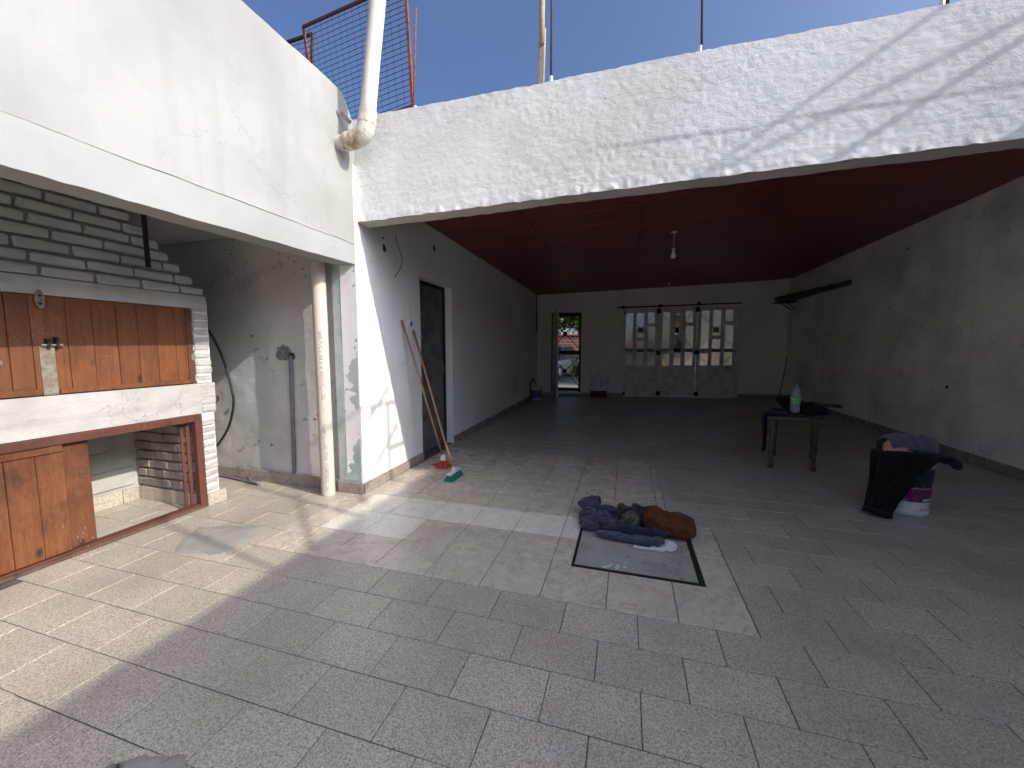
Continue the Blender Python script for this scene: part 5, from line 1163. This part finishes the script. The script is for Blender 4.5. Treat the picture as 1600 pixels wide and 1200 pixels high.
# white board and box by the back wall, small bucket, socket
a = bk(920, 617)[0]; b = bk(951, 617)[0]; M8 = [(*bw(u, o_), z) for (z, oo) in ((.10, .03), (.735, .018)) for (u, o_) in ((a, oo), (b, oo), (b, oo+.014), (a, oo+.014))]
o = MB().add(M8, [(3, 2, 1, 0), (4, 5, 6, 7), (0, 1, 5, 4), (1, 2, 6, 5), (2, 3, 7, 6), (3, 0, 4, 7)]).build('white_board', 'door_paint', bevel=.002); tag(o, 'pale square board leaning against the back wall on a brown box', 'board')
a = bk(922, 617)[0]; b = bk(946, 617)[0]; M8 = [(*bw(u, o_), z) for z in (.001, .15) for (u, o_) in ((a, .022), (b, .022), (b, .17), (a, .17))]
o = MB().add(M8, [(3, 2, 1, 0), (4, 5, 6, 7), (0, 1, 5, 4), (1, 2, 6, 5), (2, 3, 7, 6), (3, 0, 4, 7)]).build('brown_box', 'cardboard', bevel=.004); tag(o, 'small brown box on the floor below the pale board', 'box')
sc_ = fl(838.5, 624.5); sbk = thing('small_bucket', 'small paint bucket in white, red and blue by the side wall', 'bucket', (sc_.x, sc_.y, 0)); sc3 = Vector((sc_.x, sc_.y, 0))
MB().lathe([(0, .002), (.125, .002), (.13, .01), (.14, .10)], sc3, 28).build('base_band', 'bucket_white', sbk, smooth=True) if False else None
MB().lathe([(0, .002), (.128, .002), (.131, .01), (.132, .03), (.141, .30), (.15, .302), (.151, .335), (.14, .335), (.13, .28), (.118, .02), (0, .02)], sc3, 28).build('shell', 'bucket_white', sbk); autosmooth(sbk.children[0], 35)
MB().lathe([(.1345, .05), (.1395, .20)], sc3, 28).build('blue_band', 'bucket_blue', sbk, smooth=True); MB().lathe([(.1405, .201), (.1415, .245)], sc3, 28).build('red_band', 'bucket_red', sbk, smooth=True)
kk = MB().tube(curve_pts([sc3+Vector((-.17, -.02, .0)), sc3+Vector((-.165, -.03, .28)), sc3+Vector((-.12, -.05, .48)), sc3+Vector((-.08, -.02, .52)), sc3+Vector((-.05, .02, .42))], 20), .016, 8).build('bent_hose', 'hose_black', smooth=True); tag(kk, 'short dark bent hose standing behind the small bucket', 'hose')
c = px(0, swx(10.0)+.02, 838.5, 524); ob = MB().box(c.x-.02, c.x+.015, c.y-.05, c.y+.05, c.z-.07, c.z+.07).build('switch_box', 'lamp_white', bevel=.006); tag(ob, 'white switch box on the side wall near the back corner', 'switch')
MB().tube([(c.x-.003, c.y, c.z+.07), (c.x-.006, c.y, 2.70)], .012, 8).build('conduit', 'rust_dark', ob)
gi = MB(); i0 = px(0, swx(8.1)+.006, 804, 612); gi.box(i0.x-.004, i0.x+.008, i0.y-.15, i0.y+.15, .28, .66); o = gi.build('wall_panel', 'lamp_white', bevel=.003); tag(o, 'pale square cover plate low on the side wall', 'cover plate')
# ================================================================== street outside
pv = MB().add([(-30, 10.2, -.012), (30, 11.5, -.012), (30, 13.6, -.012), (-30, 13.6, -.012)], [(0, 1, 2, 3)]).build('pavement', 'pavement_mat'); tag(pv, kind='structure')
rd = MB().add([(-80, 13.6, -.05), (80, 13.6, -.05), (80, 20.0, -.05), (-80, 20.0, -.05)], [(0, 1, 2, 3)]).build('road', 'asphalt'); tag(rd, kind='structure')
kb = MB().box(-30, 30, 13.55, 13.7, -.2, -.005).build('kerb', 'pavement_mat'); tag(kb, kind='structure')
bwv = thing('street_brick_wall', 'red brick garden wall across the street', 'wall', (-3, 21.5, 0))
MB().box(-9, 1.2, 21.4, 21.65, -.1, 1.95).build('masonry', 'street_brick', bwv); MB().box(-9.05, 1.25, 21.35, 21.7, 1.951, 2.02).build('coping', 'roof_tile', bwv)
def foliage(name, c, r, n, label, cat, trunk=None, lsz=.09, group=None):
    t = thing(name, label, cat, (c[0], c[1], -.05), group); V = []; F = []
    cl = [(c[0]+rng.uniform(-.6, .6)*r[0], c[1]+rng.uniform(-.6, .6)*r[1], c[2]+rng.uniform(-.6, .6)*r[2], rng.uniform(.35, .6)) for _ in range(14)]
    for _ in range(n):
        q = rng.choice(cl); d = Vector((rng.gauss(0, 1), rng.gauss(0, 1), rng.gauss(0, 1))).normalized()*rng.random()**.4
        p = Vector((q[0]+d.x*q[3]*r[0], q[1]+d.y*q[3]*r[1], q[2]+d.z*q[3]*r[2])); a = Vector((rng.gauss(0, 1), rng.gauss(0, 1), rng.gauss(0, 1))).normalized(); s = a.cross(Vector((rng.gauss(0, 1), rng.gauss(0, 1), 1))).normalized(); l = lsz*rng.uniform(.6, 1.3)
        b = len(V); V += [p-a*l, p+s*l*.45, p+a*l, p-s*l*.45]; F.append((b, b+1, b+2, b+3))
    link('crown' if trunk else 'foliage', np_mesh('lf', V, F), 'leaf', t)
    h = c[2]-.2*r[2]; w_ = trunk or .03
    MB().tube(curve_pts([(c[0], c[1], -.1), (c[0]+.05, c[1], h*.5), (c[0]-.05, c[1]+.05, h)], 8), [w_*(1-.06*i) for i in range(9)], 8).build('trunk' if trunk else 'stem', 'bark', t, smooth=True)
    for k in range(4):
        an = k*1.7; MB().tube([(c[0]-.02, c[1], h*.75), (c[0]+math.cos(an)*r[0]*.5, c[1]+math.sin(an)*r[1]*.5, c[2]+.25*r[2])], w_*.45, 6).build('limb' if trunk else 'stem', 'bark', t)
    return t
foliage('street_tree', (-2.9, 24.5, 4.0), (3.2, 2.0, 2.0), 5200, 'leafy dark green tree behind the brick garden wall', 'tree', .14, .15)
foliage('street_shrub', (-2.35, 20.6, .55), (.75, .5, .7), 2200, 'sunlit shrub before the brick garden wall beside the car', 'shrub', None, .07)
foliage('street_shrub', (-3.7, 20.7, .5), (.6, .45, .6), 1500, 'low shrub before the brick garden wall, behind the car', 'shrub', None, .07)
foliage('street_shrub', (-1.72, 15.3, .42), (.40, .35, .5), 1500, 'small sunlit shrub on the verge outside the street doorway', 'shrub', None, .055)
foliage('street_shrub', (1.6, 21.0, 1.1), (.9, .5, 1.2), 1800, 'tall dark shrub at the end of the brick garden wall', 'shrub', None, .08)
foliage('street_tree', (3.6, 16.2, 4.6), (4.2, 2.6, 1.7), 6500, 'broad leafy tree added to shade the street beside the doorway', 'tree', .16, .16)  # tree put in to darken the street beyond the doorway
# parked car (side-on to the street)
def car(cx_, cy_, ang, label, paint='car_paint'):
    t = thing('parked_car', label, 'car', (cx_, cy_, -.05)); M = Matrix.Translation((cx_, cy_, -.05)) @ Matrix.Rotation(ang, 4, 'Z')
    sec = [(-2.0, .30, .62, .72), (-1.95, .24, .70, .78), (-1.2, .2, .80, .83), (-.55, .2, .86, .84), (.6, .2, .88, .84), (1.5, .2, .86, .83), (1.95, .24, .80, .78), (2.02, .32, .70, .70)]
    V = []; F = []; prof = lambda z0, z1, hw: [(-hw*.92, z0), (-hw, z0+(z1-z0)*.35), (-hw*.97, z0+(z1-z0)*.8), (-hw*.86, z1), (hw*.86, z1), (hw*.97, z0+(z1-z0)*.8), (hw, z0+(z1-z0)*.35), (hw*.92, z0)]
    for (x, z0, z1, hw) in sec: V += [M @ Vector((x, y, z)) for (y, z) in prof(z0, z1, hw)]
    for i in range(len(sec)-1):
        for k in range(8): F.append((i*8+k, i*8+(k+1) % 8, (i+1)*8+(k+1) % 8, (i+1)*8+k))
    F += [tuple(range(7, -1, -1)), tuple((len(sec)-1)*8+k for k in range(8))]
    o = MB().add(V, F).build('body', paint, t, bevel=.03, seg=2); autosmooth(o, 45)
    cs = [(-1.1, .84, .0), (-.45, 1.34, .6), (.75, 1.40, .62), (1.75, .86, .0)]; W0, W1 = .76, .60
    Vg = [M @ Vector(p) for p in [(-1.1, -W0, .82), (-.42, -W1, 1.36), (.85, -W1, 1.40), (1.75, -W0, .84), (-1.1, W0, .82), (-.42, W1, 1.36), (.85, W1, 1.40), (1.75, W0, .84)]]
    MB().add(Vg, [(0, 1, 2, 3), (7, 6, 5, 4), (0, 4, 5, 1), (2, 6, 7, 3)]).build('windows', 'car_glass', t, bevel=.02)
    Vr = [M @ Vector(p) for p in [(-.50, -W1-.02, 1.35), (.92, -W1-.02, 1.39), (.92, W1+.02, 1.39), (-.50, W1+.02, 1.35), (-.4, -W1+.06, 1.43), (.8, -W1+.06, 1.46), (.8, W1-.06, 1.46), (-.4, W1-.06, 1.43)]]
    MB().add(Vr, [(3, 2, 1, 0), (4, 5, 6, 7), (0, 1, 5, 4), (1, 2, 6, 5), (2, 3, 7, 6), (3, 0, 4, 7)]).build('roof', paint, t, bevel=.03, seg=2)
    for sx in (-1.28, 1.25):
        for sy in (-1, 1):
            c = M @ Vector((sx, sy*.74, .31)); RM = Matrix.Rotation(ang, 4, 'Z') @ Matrix.Rotation(R(90), 4, 'X'); wh = MB().lathe([(.19, .09), (.29, .10), (.31, .06), (.31, -.06), (.29, -.10), (.19, -.09)], c, 22, RM).build('wheel', 'tyre', t, smooth=True)
            MB().lathe([(0, .07), (.10, .08), (.19, .075), (.19, -.075), (.10, -.08), (0, -.07)], c, 16, RM).build('rim', 'steel', wh, smooth=True)
    for sy in (-1, 1):
        c = M @ Vector((-1.955, sy*.55, .62)); MB().add(ell(c, (.06, .15, .07), (0, 0, ang)).v, ell((0, 0, 0), (1, 1, 1)).f).build('headlight', 'car_light', t, smooth=True)
    q = [M @ Vector(p) for p in [(-2.03, -.5, .30), (-2.03, .5, .30), (-2.03, .5, .44), (-2.03, -.5, .44)]]; MB().add(q, [(0, 1, 2, 3)]).build('grille', 'black_iron', t)
    return t
car(-3.25, 18.0, R(78), 'silver hatchback parked outside the street doorway')
h1 = thing('opposite_house', 'cream house with a tiled roof across the street', 'house', (4.5, 25, 0))
MB().box(1.5, 9.5, 23.0, 28, -.1, 3.0).build('wall', 'house_cream', h1); MB().add([(1.2, 22.6, 3.0), (9.8, 22.6, 3.0), (9.8, 28.4, 3.0), (1.2, 28.4, 3.0), (1.2, 25.5, 4.4), (9.8, 25.5, 4.4)], [(3, 2, 1, 0), (0, 1, 5, 4), (2, 3, 4, 5), (1, 2, 5), (3, 0, 4)]).build('roof', 'roof_tar', h1)
for x0 in (2.4, 6.6):
    f_ = MB().box(x0, x0+1.3, 22.95, 22.99, .9, 2.1).build('window', 'house_white', h1); MB().box(x0+.08, x0+1.22, 22.93, 22.949, .98, 2.02).build('pane', 'car_glass', f_)
MB().box(4.6, 5.5, 22.95, 22.99, -.02, 2.05).build('door', 'wood_frame', h1)
h2 = thing('far_white_house', 'white house front seen beyond the brick garden wall', 'house', (-8, 29, 0))
MB().box(-13, -.8, 28, 33, -.1, 5.2).build('wall', 'house_white', h2); MB().box(-13.2, -.6, 27.8, 33.2, 5.2, 5.4).build('roof', 'roof_tile', h2)
for x0 in (-6.5, -3.4):
    f_ = MB().box(x0, x0+1.3, 27.95, 27.99, 2.6, 3.9).build('window', 'house_cream', h2); MB().box(x0+.08, x0+1.22, 27.93, 27.949, 2.68, 3.82).build('pane', 'car_glass', f_)
